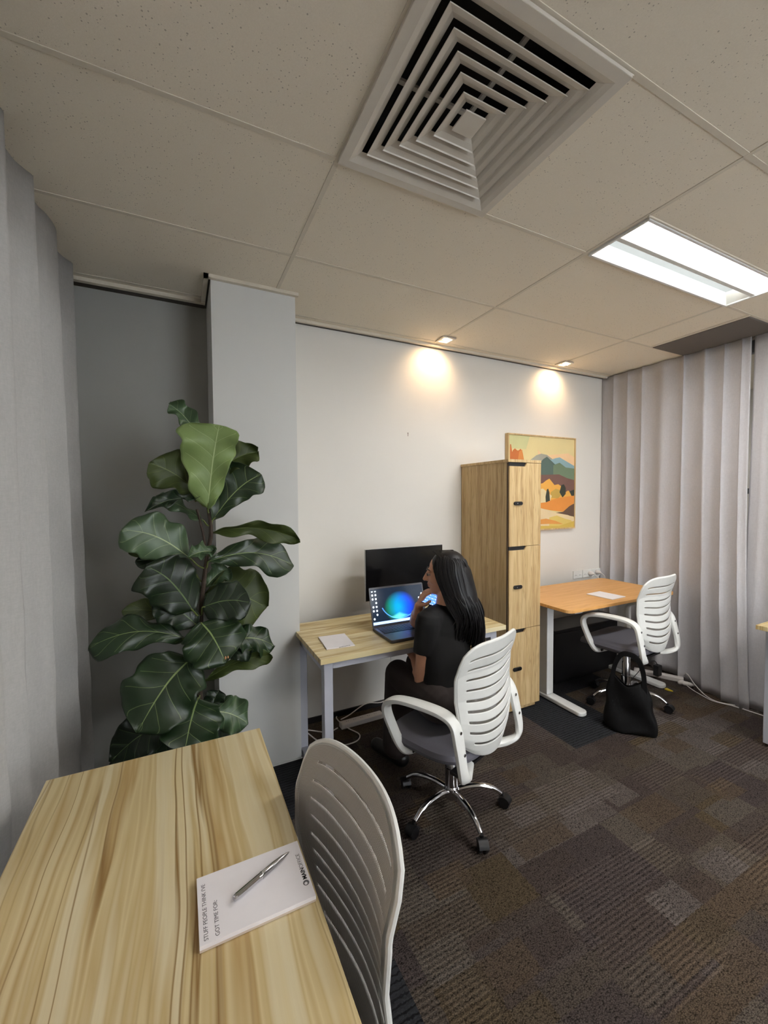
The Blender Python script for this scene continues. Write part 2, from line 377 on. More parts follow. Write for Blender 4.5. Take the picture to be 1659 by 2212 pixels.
def cat_rom(P, n=6):
    P = [Vector(p) for p in P]; out = []
    for i in range(len(P)-1):
        a = P[max(i-1, 0)]; b = P[i]; c = P[i+1]; d = P[min(i+2, len(P)-1)]
        for k in range(n):
            t = k/n; out.append(.5*((2*b)+(c-a)*t+(2*a-5*b+4*c-d)*t*t+(3*b-a-3*c+d)*t**3))
    out.append(P[-1]); return out
def interp(tab, x):
    for (a, b), (c, d) in zip(tab, tab[1:]):
        if x <= c: return b+(d-b)*max(0, (x-a))/(c-a)
    return tab[-1][1]
def tmat(loc, rz=0, rx=0, ry=0): return Matrix.Translation(Vector(loc)) @ Euler((rx, ry, rz)).to_matrix().to_4x4()
def text_mb(txt, size, mat4, extrude=.0002, bold=0, spacing=1.0):
    c = bpy.data.curves.new('t', 'FONT'); c.body = txt; c.size = size; c.extrude = extrude; c.offset = bold; c.space_character = spacing
    o = bpy.data.objects.new('t', c); COL.objects.link(o)
    dg = bpy.context.evaluated_depsgraph_get(); me = bpy.data.meshes.new_from_object(o.evaluated_get(dg))
    mb = MB(); w = max((v.co.x for v in me.vertices), default=0)
    mb.add([v.co[:] for v in me.vertices], [tuple(p.vertices) for p in me.polygons], mat4)
    bpy.data.objects.remove(o, do_unlink=True); return mb, w

# ------------------------------------------------------------------ room shell
YN = -2.6
struct(MB().box(XL-.6, XR+2.0, YN, YB+.5, -.08, 0), 'floor', M['carpet'], smooth=False)
struct(MB().box(.586, XR+2.0, YB, YB+.12, -.02, 2.95), 'wall_back', M['wall'], smooth=False)
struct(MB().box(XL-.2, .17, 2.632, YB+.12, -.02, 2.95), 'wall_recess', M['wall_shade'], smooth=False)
struct(MB().box(.160, .586, 2.264, YB+.12, .012, 2.95), 'wall_pillar', M['wall_dim'], smooth=False)
wn = MB(); wn.box(XL-.2, 1.22, YN-.12, YN, 0, 2.95); wn.box(3.3, XR+2.0, YN-.12, YN, 0, 2.95); wn.box(1.22, 3.3, YN-.12, YN, 0, .5); wn.box(1.22, 3.3, YN-.12, YN, 2.45, 2.95)
struct(wn, 'wall_front', M['wall'], smooth=False)
wm = MB()
for x in (1.22, 2.24, 3.25): wm.box(x, x+.05, YN-.09, YN-.03, .5, 2.45)
wm.box(1.22, 3.3, YN-.09, YN-.03, .5, .55); wm.box(1.22, 3.3, YN-.09, YN-.03, 2.40, 2.45)
w3 = struct(wm, 'fill_window', M['frame'], smooth=False)  # unseen window, added to let in fill daylight for the ceiling and room
MB().box(1.27, 3.25, YN-.063, YN-.057, .55, 2.40).obj('pane', M['glass'], w3, smooth=False)
# left wall with the window the curtain hangs in front of
wl = MB(); wl.box(XL-.12, XL, YN, .1, 0, 2.95); wl.box(XL-.12, XL, 2.45, 2.7, 0, 2.95); wl.box(XL-.12, XL, .1, 2.45, 0, .55); wl.box(XL-.12, XL, .1, 2.45, 2.4, 2.95)
struct(wl, 'wall_left', M['wall'], smooth=False)
wf = MB()
for y in (.1, 1.25, 2.40): wf.box(XL-.09, XL-.03, y, y+.05, .55, 2.4)
wf.box(XL-.09, XL-.03, .1, 2.45, .55, .6); wf.box(XL-.09, XL-.03, .1, 2.45, 2.35, 2.4)
w1 = struct(wf, 'window_1', M['frame'], smooth=False)
MB().box(XL-.063, XL-.057, .15, 2.40, .6, 2.35).obj('pane', M['glass'], w1, smooth=False)
# right: glazed partition behind the curtain, corridor wall beyond
wr = MB(); XG = XR+.03
for y in (2.55, 1.35, .15, -1.05, -2.25, YN): wr.box(XG, XG+.05, y, y+.05, 0, 2.587)
wr.box(XG, XG+.05, YN, 2.6, 0, .08); wr.box(XG, XG+.05, YN, 2.6, 1.49, 1.53); wr.box(XG, XG+.05, YN, 2.6, 2.5, 2.587)
w2 = struct(wr, 'window_2', M['frame'], smooth=False)
MB().box(XG+.02, XG+.03, YN, 2.6, .08, 2.5).obj('pane', M['glass'], w2, smooth=False)
struct(MB().box(XR+1.9, XR+2.0, YN, YB, 0, 2.95), 'wall_corridor', M['wall'], smooth=False)
struct(MB().box(XG-.012, XG+.06, YN, 2.607, 2.587, 2.95), 'wall_right', M['wall'], smooth=False)
# corner bead of the back wall, skirtings
struct(MB().box(XR-.022, XR+.03, YB-.03, YB, 0, 2.575), 'trim_1', M['frame'], smooth=False, bevel=.002)
struct(MB().box(.60, XR-.03, YB-.012, YB, 0, .036), 'baseboard_back', M['skirt'], smooth=False)
struct(MB().box(.155, .59, 2.259, 2.262, .006, .014), 'baseboard_pillar', M['white_metal'], smooth=False)

# ceiling: lay-in tiles slightly above the bars
XG0, YG0 = .4887, 1.9141
xs = [XL-.1, XG0]+[XG0+1.2*k for k in range(1, 5)]; xs = [x for x in xs if x < XR+.5]; xs[0] = XG0-1.2
ys = sorted([YG0+.6*k for k in range(-9, 3)])
tl = MB(); tb = MB(); zt = CEIL+.007
DX0, DX1, DY0, DY1 = XG0, XG0+.6, YG0-1.2, YG0-.6           # diffuser opening
TX0, TX1, TY0, TY1 = 1.700, 2.888, 1.036, 1.3141             # light opening
hid = [(XG0+1.2, YG0-3.0), (XG0+1.2, YG0-3.6)]                   # unseen fill lights added behind the camera
def panel(x0, x1, y0, y1):
    x0 = max(x0, XL); x1 = min(x1, XG+.0); y1 = min(y1, 2.632); y0 = max(y0, YN)
    if x1-x0 < .01 or y1-y0 < .01: return
    tl.box(x0+.004, x1-.004, y0+.004, y1-.004, zt, zt+.018)
for i in range(len(xs)-1):
    for j in range(len(ys)-1):
        x0, x1, y0, y1 = xs[i], xs[i+1], ys[j], ys[j+1]
        if abs(x0-XG0) < .01 and abs(y0-DY0) < .01: panel(x0+.6, x1, y0, y1); continue
        if abs(x0-XG0-1.2) < .01 and abs(y1-TY1) < .01: panel(x0, x1, y0, TY0); continue
        if any(abs(x0-hx) < .01 and abs(y0-hy) < .01 for hx, hy in hid): continue
        if abs(x0-XG0-2.4) < .01 and abs(y0-1.3141) < .01:
            panel(x0, 3.18, y0, y1); continue
        panel(x0, x1, y0, y1)
struct(tl, 'ceiling', M['ceiling'], smooth=False)
BW = .009
for x in xs[1:]: 
    if x < XG: tb.box(x-BW, x+BW, YN, 2.60, CEIL+.0045, CEIL+.03)
for y in ys:
    if YN < y < 2.6: tb.box(XL, XG, y-BW, y+BW, CEIL+.005, CEIL+.03)
tb.box(DX1-.008, DX1+.008, DY0, DY1, CEIL+.001, CEIL+.03)
tb.box(XG0+1.2, XG0+2.4, TY0-BW*.8, TY0+.0, CEIL+.001, CEIL+.03)
tb.box(3.165, 3.19, 1.3141, YG0, CEIL+.001, CEIL+.03)
struct(tb, 'trim_2', M['tbar'], smooth=False, bevel=.001)
struct(MB().box(XL-.7, XR+2, YN, YB+.1, 2.95, 3.0), 'ceiling_slab', M['plenum'], smooth=False)
struct(MB().box(XG+.05, XR+2, YN, YB, 2.62, 2.64), 'ceiling_corridor', M['ceiling'], smooth=False)
# perimeter: pale angle then a dark channel
ch = MB(); ch.box(XL, .150, 2.572, 2.632, CEIL-.006, CEIL+.02); ch.box(.586, XR-.02, 2.575, 2.607, CEIL-.006, CEIL+.02)
ch.box(.150, .160, 2.264, 2.632, CEIL-.004, CEIL+.01)
struct(ch, 'trim_3', M['channel'], smooth=False)
an = MB(); an.box(XL, .150, 2.545, 2.572, CEIL-.012, CEIL+.01); an.box(.586, XR-.02, 2.556, 2.575, CEIL-.010, CEIL+.01)
an.box(.128, .150, 2.24, 2.56, CEIL-.010, CEIL+.01); an.box(.128, .600, 2.240, 2.263, CEIL-.010, CEIL+.01)
an.box(XR-.045, XR-.02, YN, 2.57, CEIL-.014, CEIL+.01); an.box(XL, XL+.02, YN, 2.56, CEIL-.012, CEIL+.01)
struct(an, 'trim_4', M['tbar'], smooth=False)

# ------------------------------------------------------------------ ceiling fittings
def troffer(x0, x1, y0, y1, lab, m1, m2, split, grp=None):
    t = thing('ceiling_light', lab, 'ceiling light', ((x0+x1)/2, (y0+y1)/2, CEIL), 0, grp); cx, cy = (x0+x1)/2, (y0+y1)/2
    a, b, c, d = x0-cx, x1-cx, y0-cy, y1-cy; f = MB(); e = .012
    f.box(a, b, c, c+e, -.004, .09); f.box(a, b, d-e, d, -.004, .09); f.box(a, a+e, c+e, d-e, -.004, .09); f.box(b-e, b, c+e, d-e, -.004, .09)
    f.box(a+e, b-e, c+e, d-e, .088, .092)
    f.obj('housing', M['white_metal'], t, smooth=False, bevel=.0015)
    if split:
        MB().box(a+e, b-e, -.012, .012, -.002, .03).obj('centre_bar', M['white_metal'], t, bevel=.003)
        MB().box(a+e, b-e, c+e, -.012, .010, .014).obj('diffuser_panel', m1, t, smooth=False)
        MB().box(a+e, b-e, .012, d-e, .055, .060).obj('diffuser_panel', m2, t, smooth=False)
        r = MB(); r.prism([(b-e-.055, .054), (b-e, .004), (b-e, .054)], .012, d-e, 'Y'); r.prism([(d-e-.02, .054), (d-e, .004), (d-e, .054)], a+e, b-e, 'X')
        r.obj('reflector', M['white_plastic'], t, smooth=False)
    else:
        MB().box(a+e, b-e, c+e, d-e, .008, .012).obj('diffuser_panel', m1, t, smooth=False)
    return t
troffer(TX0, TX1, TY0, TY1, 'long lit twin-panel fluorescent light set into the ceiling tiles', M['lamp'], M['lamp2'], True)
for k, (hx, hy) in enumerate(hid):
    troffer(hx, hx+1.2, hy+.3, hy+.6, 'added fill light panel behind the near desk, %s of the pair' % ('nearer' if k == 0 else 'farther'), M['lamp_hid'], None, False, 'added fill lights behind the near desk')
    
troffer(XR+.5, XR+1.7, .9, 1.2, 'added light panel in the corridor, backlighting the curtained glass', M['lamp_hid'], None, False)  # out of view, added so the right curtain glows from behind
t = thing('air_diffuser', 'large square white louvred air vent in the ceiling', 'air vent', ((DX0+DX1)/2, (DY0+DY1)/2, CEIL))
def ring(mb, h1, z1, h0, z0):
    """sloped square ring: lower edge half-size h1 at z1, upper edge h0 at z0"""
    vs = []
    for h, z in ((h1, z1), (h0, z0)): vs += [(-h, -h, z), (h, -h, z), (h, h, z), (-h, h, z)]
    mb.add(vs, [(k, (k+1) % 4, 4+(k+1) % 4, 4+k) for k in range(4)])
f = MB(); ring(f, .300, -.006, .300, .004); ring(f, .300, -.006, .272, -.006); ring(f, .272, -.006, .255, .001); ring(f, .255, .001, .240, .010)
f.obj('outer_frame', M['dwhite'], t, smooth=False, solid=.0016)
for k, h in enumerate((.228, .190, .152, .114, .075)):
    f = MB(); ring(f, h, -.006, h-.002, -.002); ring(f, h-.002, -.002, h-.018, .003); ring(f, h-.018, .003, h-.034, .012); f.obj('louvre', M['dwhite'], t, smooth=False, solid=.0016)
MB().box(-.036, .036, -.036, .036, -.006, -.001).obj('centre_plate', M['dwhite'], t, bevel=.0015)
f = MB()
for a in range(4):
    m = Matrix.Rotation(a*PI/2, 4, 'Z'); f.box(.0, .275, -.006, .006, .020, .028, m)
f.obj('brace', M['dwhite'], t, smooth=False)
f = MB(); ring(f, .29, .006, .29, .2); f.add([(-.29, -.29, .2), (.29, -.29, .2), (.29, .29, .2), (-.29, .29, .2)], [(0, 1, 2, 3)]); f.obj('duct_box', M['plenum'], t, smooth=False, solid=.002)
o = MB().box(3.19, XR-.045, 1.324, 1.905, CEIL-.003, CEIL+.01).obj('return_air_grille', plain('grille_grey', (104, 98, 92), .8), bevel=.001)
tag(o, 'dark grey panel in the ceiling beside the right curtain', 'air vent')
def downlight(x, y, lab, tiltx, tilty):
    t = thing('downlight', lab, 'downlight', (x, y, CEIL), 0, 'downlights along the back wall')
    f = MB(); ring(f, .052, -.004, .036, -.004); ring(f, .036, -.004, .034, .03); ring(f, .052, -.004, .052, .003)
    f.obj('trim_ring', M['dwhite'], t, smooth=False, solid=.002)
    m = Euler((tiltx, tilty, 0)).to_matrix().to_4x4()
    MB().lathe([(.028, .012), (.030, .004), (.026, .0)], 20, m).obj('lamp_head', M['led'], t)
    l = bpy.data.lights.new('downlight_beam', 'SPOT'); l.energy = SPOTW; l.color = (1, .66, .36); l.spot_size = math.radians(125); l.spot_blend = .9; l.shadow_soft_size = .02
    lo = bpy.data.objects.new('downlight_beam', l); COL.objects.link(lo); lo.parent = t; lo.location = (0, 0, -.012); lo.rotation_euler = (tiltx, tilty, 0)
downlight(1.70, 2.445, 'square warm downlight above the wall monitor', .70, .10)
downlight(2.905, 2.455, 'square lit downlight near the right corner above the painting', .70, .03)

# ------------------------------------------------------------------ curtains
def curtain(name, lab, mat, y0, y1, xf, nfold, z0, z1, seed, grp):
    rnd = random.Random(seed)
    ph = [rnd.uniform(-.35, .35) for _ in range(nfold+3)]; am = [rnd.uniform(.75, 1.2) for _ in range(nfold+3)]
    def fn(u, v):
        k = min(nfold, max(0, nfold*(u+.022*math.sin(9*u+seed)+.012*math.sin(23*u+seed*2)))); i = int(k); fr = k-i
        p = ph[i]*(1-fr)+ph[i+1]*fr; a = am[i]*(1-fr)+am[i+1]*fr
        w = math.sin(2*PI*k+p+.35*math.sin(v*3+i)); w = .8*w+.2*math.sin(4*PI*k+2*p)*math.sin(v*2+i)
        yy = y0+(y1-y0)*u+.018*math.cos(2*PI*k+p)
        z = z0(yy)+(z1-z0(yy))*v
        x, yo = xf(yy, z, w*a, v)
        return (x+.003*math.sin(z*19+u*31)*(1-v), yy+yo, z)
    mb = MB().grid(fn, nfold*14, 40)
    o = mb.obj(name, mat, solid=.0015); o.modifiers['s'].offset = 0; return tag(o, lab, 'curtain', grp)
curtain('curtain', 'pale linen full-height curtain along the left window wall, next to the plant', M['curtL'], .95, 2.615,
        lambda y, z, w, v: (-.452+.036*w*(.7+.5*(1-v))+.02*(1-v)*(1.6-y if y < 1.6 else 0), 0), 6, lambda y: .02, 2.594, 3, None)
curtain('curtain', 'near left pinkish linen curtain at the edge beside the near desk', m_curtain('warm_linen_curtain', (196, 184, 178), .35), -.6, .93,
        lambda y, z, w, v: (-.455+.036*w, 0), 6, lambda y: .02, 2.594, 5, None)
def xr_a(y, z, w, v):
    fl = max(0, 1-v); k = math.exp(-((y-1.55)/.25)**2)
    return 3.588-.022*w*(.55+.6*fl)-.14*k*fl**1.6, (-.10*k*fl**2.5)
curtain('curtain', 'grey linen curtain in the back right corner behind the orange desk', M['curtR'], 1.45, 2.585, xr_a, 8, lambda y: .02 if y > 1.9 else .005, 2.584, 11, None)
def xr_b(y, z, w, v):
    fl = max(0, 1-v); k = math.exp(-((y-1.35)/.3)**2)
    return 3.600-.022*w*(.55+.6*fl)-.08*k*fl**1.5-.02*fl, 0
curtain('curtain', 'grey linen curtain at the right edge behind the white pedestal desk', M['curtR'], -.6, 1.44, xr_b, 14, lambda y: .006, 2.584, 12, None)

# ------------------------------------------------------------------ desks
def o_frame_leg(x, y0, y1, h, w=.045):
    m = MB(); m.box(x, x+w, y0, y0+w, 0.0, h); m.box(x, x+w, y1-w, y1, 0.0, h); m.box(x, x+w, y0+w, y1-w, 0.0, w*.8); m.box(x, x+w, y0+w, y1-w, h-w, h)
    return m
# desk at the back wall (laptop desk)
t = thing('desk', 'pale wood desk with grey metal legs at the back wall, carrying the laptop', 'desk', (1.125, 2.11, 0))
MB().box(-.560, .560, -.295, .298, .709, .735).obj('tabletop', M['desk_wood'], t, bevel=.0015)
for x in (-.530, .485): o_frame_leg(x, -.250, .25, .690).obj('leg', M['desk_metal'], t, smooth=False, bevel=.003)
MB().box(-.485, .485, -.250, -.225, .662, .690).obj('front_rail', M['desk_metal'], t, smooth=False, bevel=.002)
MB().box(-.485, .485, .225, .250, .662, .690).obj('rear_rail', M['desk_metal'], t, smooth=False, bevel=.002)
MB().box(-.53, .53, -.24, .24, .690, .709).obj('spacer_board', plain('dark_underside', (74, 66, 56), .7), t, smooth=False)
# near desk
t = thing('desk', 'large pale streaked wood desk in the foreground with notepad and pen', 'desk', (-.06, .765, 0))
MB().box(-.278, .276, -.60, .600, .710, .735).obj('tabletop', M['near_wood'], t, bevel=.0015)
for y in (-.57, .525):
    m = MB(); w = .045
    m.box(-.24, -.24+w, y, y+w, 0, .69); m.box(.15, .15+w, y, y+w, 0, .69); m.box(-.24+w, .15, y, y+w, 0, .036); m.box(-.24+w, .15, y, y+w, .645, .69)
    m.obj('leg', M['desk_metal'], t, smooth=False, bevel=.003)
m = MB(); m.box(-.225, -.20, -.525, .525, .662, .69); m.obj('side_rail', M['desk_metal'], t, smooth=False)
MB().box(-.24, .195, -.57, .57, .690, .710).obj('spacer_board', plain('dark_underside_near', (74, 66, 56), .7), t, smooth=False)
# orange standing desk
def rr_poly(x0, x1, y0, y1, r, n=6):
    P = []
    for cx, cy, a in ((x1-r, y1-r, 0), (x0+r, y1-r, 90), (x0+r, y0+r, 180), (x1-r, y0+r, 270)):
        P += [(cx+r*math.cos(math.radians(a+90*k/n)), cy+r*math.sin(math.radians(a+90*k/n))) for k in range(n+1)]
    return P
t = thing('standing_desk', 'orange wood desk with rounded corners and white T legs in the back right corner', 'desk', (2.835, 2.16, 0))
MB().prism(rr_poly(-.583, .605, -.315, .315, .05), .713, .735).obj('tabletop', M['beech'], t, bevel=.003)
for x in (-.425, .475):
    l = MB(); l.box(x-.045, x+.02, -.035, .045, .035, .70)
    lo = l.obj('leg', M['white_metal'], t, bevel=.006)
    MB().prism(rr_poly(x-.052, x+.028, -.325, .30, .035), .004, .034).obj('foot', M['white_metal'], lo, bevel=.008)
    MB().box(x-.05, x+.025, -.27, .27, .69, .712).obj('bracket', M['white_metal'], lo, bevel=.002)
MB().box(-.40, .45, -.02, .03, .655, .70).obj('crossbar', M['white_metal'], t, bevel=.003)
MB().prism([(.485-.045, -.335), (.515-.045, -.335), (.505-.045, -.385), (.49-.045, -.36)], .004, .012).obj('yellow_tape', M['yellow'], t)
# right edge desk with white pedestal
t = thing('desk', 'pale wood desk on a white pedestal, cut by the right edge', 'desk', (3.24, .55, 0))
MB().box(-.285, .18, -.60, .608, .710, .735).obj('tabletop', M['desk_wood'], t, bevel=.0015)
p = MB().box(-.185, .17, .10, .600, .02, .709).obj('pedestal', M['desk_metal'], t, bevel=.003)
for z0, z1 in ((.04, .24), (.25, .45), (.46, .68)): MB().box(-.17, .155, .600, .606, z0, z1).obj('drawer', M['white_metal'], t, bevel=.002)
for y in (.52, .18): MB().lathe([(.007, 0), (.007, .004), (.004, .006)], 12, tmat((-.185, y, .055), 0, 0, -PI/2)).obj('bolt', M['chrome'], p)
o_frame_leg(-.17, -.56, -.12, .70).obj('leg', M['desk_metal'], t, smooth=False, bevel=.003)

# ------------------------------------------------------------------ locker tower
t = thing('locker', 'tall narrow oak locker tower with three doors between the two desks', 'locker', (2.101, 2.34, 0))
x0, x1, y0, y1 = -.148, .148, -.253, .262
MB().box(x0+.004, x1, y0+.020, y1, .032, 1.712).obj('body', M['oak'], t, smooth=False, bevel=.001)
MB().box(x0+.012, x1-.012, y0+.03, y1-.01, 0, .032).obj('plinth', M['oak'], t, smooth=False)
MB().box(x0-.002, x1+.001, y0-.001, y1, 1.712, 1.731).obj('top_panel', M['oak'], t, smooth=False, bevel=.001)
for k, (a, b) in enumerate(((1.146, 1.709), (.578, 1.143), (.036, .575))):
    poly = [(x0+.009, a), (x1, a), (x1, b), (x0+.165, b), (x0+.148, b-.024), (x0+.009, b-.024)]
    d = MB().prism(poly, y0, y0+.018, 'Y').obj('door', M['oak'], t, smooth=False, bevel=.0008)
    MB().box(x0+.013, x0+.162, y0+.010, y0+.019, b-.024, b+.002).obj('finger_slot', M['skirt'], d, smooth=False)
    zc = a+(b-a)*.515 if k < 2 else a+(b-a)*.5
    m = MB().prism([(.034*math.cos(q)*1+(.0 if abs(math.cos(q)) < 0 else 0), .011*math.sin(q)) for q in [2*PI*i/20 for i in range(20)]], -.004, .0, 'Y')
    lk = MB(); pl = rr_poly(-.038, .038, -.0125, .0125, .0123, 5)
    lk.prism(pl, -.010, .0, 'Y', tmat((x0+.083, y0, zc))); lo = lk.obj('combination_lock', M['black'], d, bevel=.002)
    MB().lathe([(.0045, 0), (.0045, .002)], 12, tmat((x0+.072, y0-.010, zc), 0, PI/2)).obj('keyhole', M['steel'], lo)
MB().box(x0+.004, x0+.0105, y0+.012, y0+.02, .036, 1.709).obj('door_gap', plain('gap_brown', (70, 52, 36), .7), t, smooth=False)

# ------------------------------------------------------------------ painting
t = thing('painting', 'framed landscape painting of orange hills and blue mountains on the back wall', 'painting', (2.80, YB-.002, 1.595))
hw, hh = .400, .405; f = MB()
f.box(-hw, hw, -.036, 0, hh-.012, hh); f.box(-hw, hw, -.036, 0, -hh, -hh+.012); f.box(-hw, -hw+.012, -.036, 0, -hh+.012, hh-.012); f.box(hw-.012, hw, -.036, 0, -hh+.012, hh-.012)
f.obj('frame', M['oak'], t, smooth=False, bevel=.001)
MB().box(-hw+.012, hw-.012, -.026, -.004, -hh+.012, hh-.012).obj('canvas', plain('canvas_sky', (226, 208, 152), .7, var=.08, scale=6), t, smooth=False)
# picture coordinates: u 0..1 left to right, v 0..1 bottom to top
lay = [0]
def paint(poly, c):
    lay[0] += 1; y = -.0262-.00018*lay[0]; W2, H2 = hw-.012, hh-.012
    P = [(-W2+2*W2*min(1, max(0, u)), -H2+2*H2*min(1, max(0, v))) for u, v in poly]
    MB().prism(P, y-.0006, y, 'Y').obj('painted_shape', plain('paint_%d' % lay[0], c, .65, var=.10, scale=8), t, smooth=False)
paint([(0, 1), (0, .86), (.25, .86), (.3, 1)], (206, 204, 150))
paint([(.42, .86), (.5, .80), (.9, .84), (1, .80), (1, .66), (.45, .66)], (236, 198, 152))
paint([(.02, .60), (.02, .90), (.035, .90), (.05, .82), (.06, .84), (.09, .86), (.12, .84), (.14, .84), (.17, .86), (.20, .82), (.22, .74), (.23, .60), (0, .60)], (198, 112, 56))
paint([(.13, .74), (.15, .83), (.19, .85), (.21, .78), (.22, .72)], (214, 138, 70))
paint([(.18, .66), (.30, .74), (.40, .80), (.47, .82), (.56, .81), (.66, .76), (.7, .6), (.18, .6)], (164, 162, 148))
paint([(.55, .74), (.70, .78), (.76, .79), (.84, .76), (1, .70), (1, .55), (.55, .55)], (140, 170, 176))
paint([(.40, .66), (.50, .76), (.56, .79), (.64, .74), (.76, .66), (.86, .55), (.40, .5)], (88, 108, 100))
paint([(.66, .70), (.76, .73), (.86, .68), (1, .67), (1, .50), (.66, .5)], (112, 132, 106))
paint([(.30, .60), (.5, .59), (.75, .60), (.88, .56), (1, .54), (1, .30), (.30, .30)], (120, 88, 80))
paint([(.40, .48), (.50, .50), (.55, .53), (.60, .55), (.68, .48), (.74, .49), (.80, .46), (.86, .40), (.90, .42), (.94, .40), (1, .33), (1, .24), (.36, .24)], (232, 172, 78))
paint([(.62, .40), (.70, .44), (.78, .42), (.80, .38), (.74, .33), (.62, .34)], (194, 160, 78))
paint([(.92, .41), (.96, .42), (1, .43), (1, .34), (.97, .34)], (52, 60, 54))
paint([(.76, .40), (.79, .48), (.83, .49), (.86, .45), (.86, .38), (.81, .34)], (58, 62, 52))
paint([(.33, .42), (.5, .44), (.64, .36), (.60, .28), (.33, .27)], (224, 206, 160))
paint([(.545, .29), (.54, .35), (.56, .43), (.58, .44), (.60, .40), (.61, .30)], (58, 62, 52))
paint([(.30, .27), (.55, .29), (.70, .33), (.86, .35), (1, .36), (1, .28), (.92, .22), (.82, .18), (.62, .20), (.30, .25)], (226, 146, 66))
paint([(.70, .17), (.82, .18), (.92, .24), (1, .27), (1, .12), (.8, .15)], (104, 80, 66))
paint([(0, 0), (0, .24), (.4, .24), (.55, .21), (.7, .17), (.9, .14), (1, .11), (1, 0)], (226, 204, 162))
paint([(.60, .12), (.72, .14), (.85, .10), (.95, .08), (1, .04), (1, 0), (.60, 0)], (218, 192, 106))
paint([(.33, .09), (.55, .11), (.70, .08), (.82, .04), (.6, .05), (.33, .05)], (220, 152, 76))
paint([(.3, .04), (.55, .03), (.75, .02), (1, .07), (1, 0), (.3, 0)], (206, 176, 84))

# wall sockets above the orange desk
for k in range(3):
    xc = 3.277+.124*k
    t = thing('wall_socket', 'white double wall socket above the orange desk, %s of the row' % ('left' if k == 0 else 'middle' if k == 1 else 'right'), 'socket', (xc, YB, .757), 0, 'wall sockets')
    MB().box(-.060, .060, -.011, 0, -.036, .036).obj('faceplate', M['white_plastic'], t, bevel=.003)
    for x in (-.028, .028):
        for dx, a in ((-.008, .5), (.008, -.5)): MB().box(-.0012, .0012, -.0005, .0005, -.005, .005, tmat((x+dx, -.0112, -.006), 0, 0, a)).obj('pin_slot', M['skirt'], t, smooth=False)
def plug(x, z, lab, pts):
    t = thing('power_plug', lab, 'plug', (x, YB-.011, z), 0, 'plugs in the wall sockets')
    MB().lathe([(.017, 0), (.020, .006), (.019, .028), (.012, .042), (.006, .052)], 18, tmat((0, 0, 0), 0, PI/2)).obj('plug_body', M['cable'], t)
    MB().tube(cat_rom([(0, -.048, 0), (0, -.07, -.012), (.004, -.09, -.04)]+pts), .0035, 8).obj('cord', M['cable'], t)
plug(3.43, .757, 'white plug in the middle wall socket', [(.03, -.095, -.2), (.02, -.09, -.55), (.05, -.10, -.72)])
plug(3.525, .760, 'white plug in the right wall socket', [(.0, -.095, -.2), (-.03, -.09, -.5), (.0, -.10, -.72)])
# small marks on the wall
o = MB().lathe([(.004, 0), (.004, .0015)], 10, tmat((1.485, YB, 1.945), 0, PI/2)); o.box(-.001, .003, -.001, 0, -.022, .0, tmat((1.485, YB, 1.945)))
tag(o.obj('wall_hook_mark', plain('mark', (120, 104, 90), .7)), 'tiny screw mark on the bare back wall', 'screw mark')

# black low cabinet under the orange desk
t = thing('storage_box', 'black low storage box under the orange desk', 'box', (3.03, 2.39, 0))
MB().box(-.42, .42, -.12, .12, 0, .40).obj('box_body', M['black'], t, bevel=.01)
MB().box(-.425, .425, -.125, .125, .40, .425).obj('lid', M['black'], t, bevel=.006)
MB().tube([(-.05, -.123, .33), (-.05, -.14, .32), (.05, -.14, .32), (.05, -.123, .33)], .004).obj('handle', M['steel'], t)

# ------------------------------------------------------------------ monitor, laptop, pads
t = thing('monitor', 'large black monitor with thin silver edge standing behind the laptop', 'monitor', (1.352, 2.42-.03, .735))
MB().box(-.298, .298, .022, .034, .075, .414).obj('back_shell', M['bezel'], t, bevel=.003)
MB().box(-.294, .294, .018, .024, .079, .412).obj('screen', M['screen_off'], t, smooth=False)
st = MB(); st.box(-.025, .025, .036, .046, .012, .30); st.obj('stand', M['bezel'], t, bevel=.003)
MB().prism(rr_poly(-.10, .10, -.06, .055, .02), .0, .010).obj('stand_base', M['bezel'], t, bevel=.003)
t = thing('laptop', 'open dark grey laptop showing a blue green wallpaper', 'laptop', (1.128, 1.966, .736))
MB().prism(rr_poly(-.178, .178, -.118, .118, .012), .0, .016).obj('base', M['laptop'], t, bevel=.003)
k = MB()
for r in range(5):
    for c in range(15):
        k.box(-.158+c*.0212, -.158+c*.0212+.0178, .078-r*.0205, .078-r*.0205+.0165, .0158, .0178)
k.obj('keyboard', M['keys'], t, smooth=False)
MB().box(-.052, .052, -.108, -.042, .0155, .0163).obj('trackpad', plain('trackpad', (78, 78, 84), .3), t, smooth=False)
tl_ = math.radians(-14); ms = tmat((0, .113, .014), 0, tl_)
MB().prism(rr_poly(-.178, .178, 0, .222, .008), -.006, 0, 'Y', ms).obj('screen_lid', M['laptop'], t, bevel=.0015)
s = MB(); s.add([(-.171, -.0066, .014), (.171, -.0066, .014), (.171, -.0066, .212), (-.171, -.0066, .212)], [(0, 1, 2, 3)], ms)
s.uv = {0: (0, 0), 1: (1, 0), 2: (1, 1), 3: (0, 1)}; s.obj('display', M['laptop_screen'], t, smooth=False)
def notepad(loc, rz, w, l, h, lab, full):
    t = thing('notepad', lab, 'notepad', loc, rz)
    MB().box(0, w, 0, l, 0, h*.35).obj('backing_card', plain('pad_backing', (206, 190, 176), .8), t, smooth=False)
    MB().box(0, w, 0, l, h*.35, h).obj('paper', M['paper'], t, smooth=False, bevel=.0004)
    for txt, sz, x, y, b in full:
        m, wd = text_mb(txt, sz, tmat((x, y, h+.0001)), .0001, b); m.obj('printed_text', M['ink'], t, smooth=False)
    return t
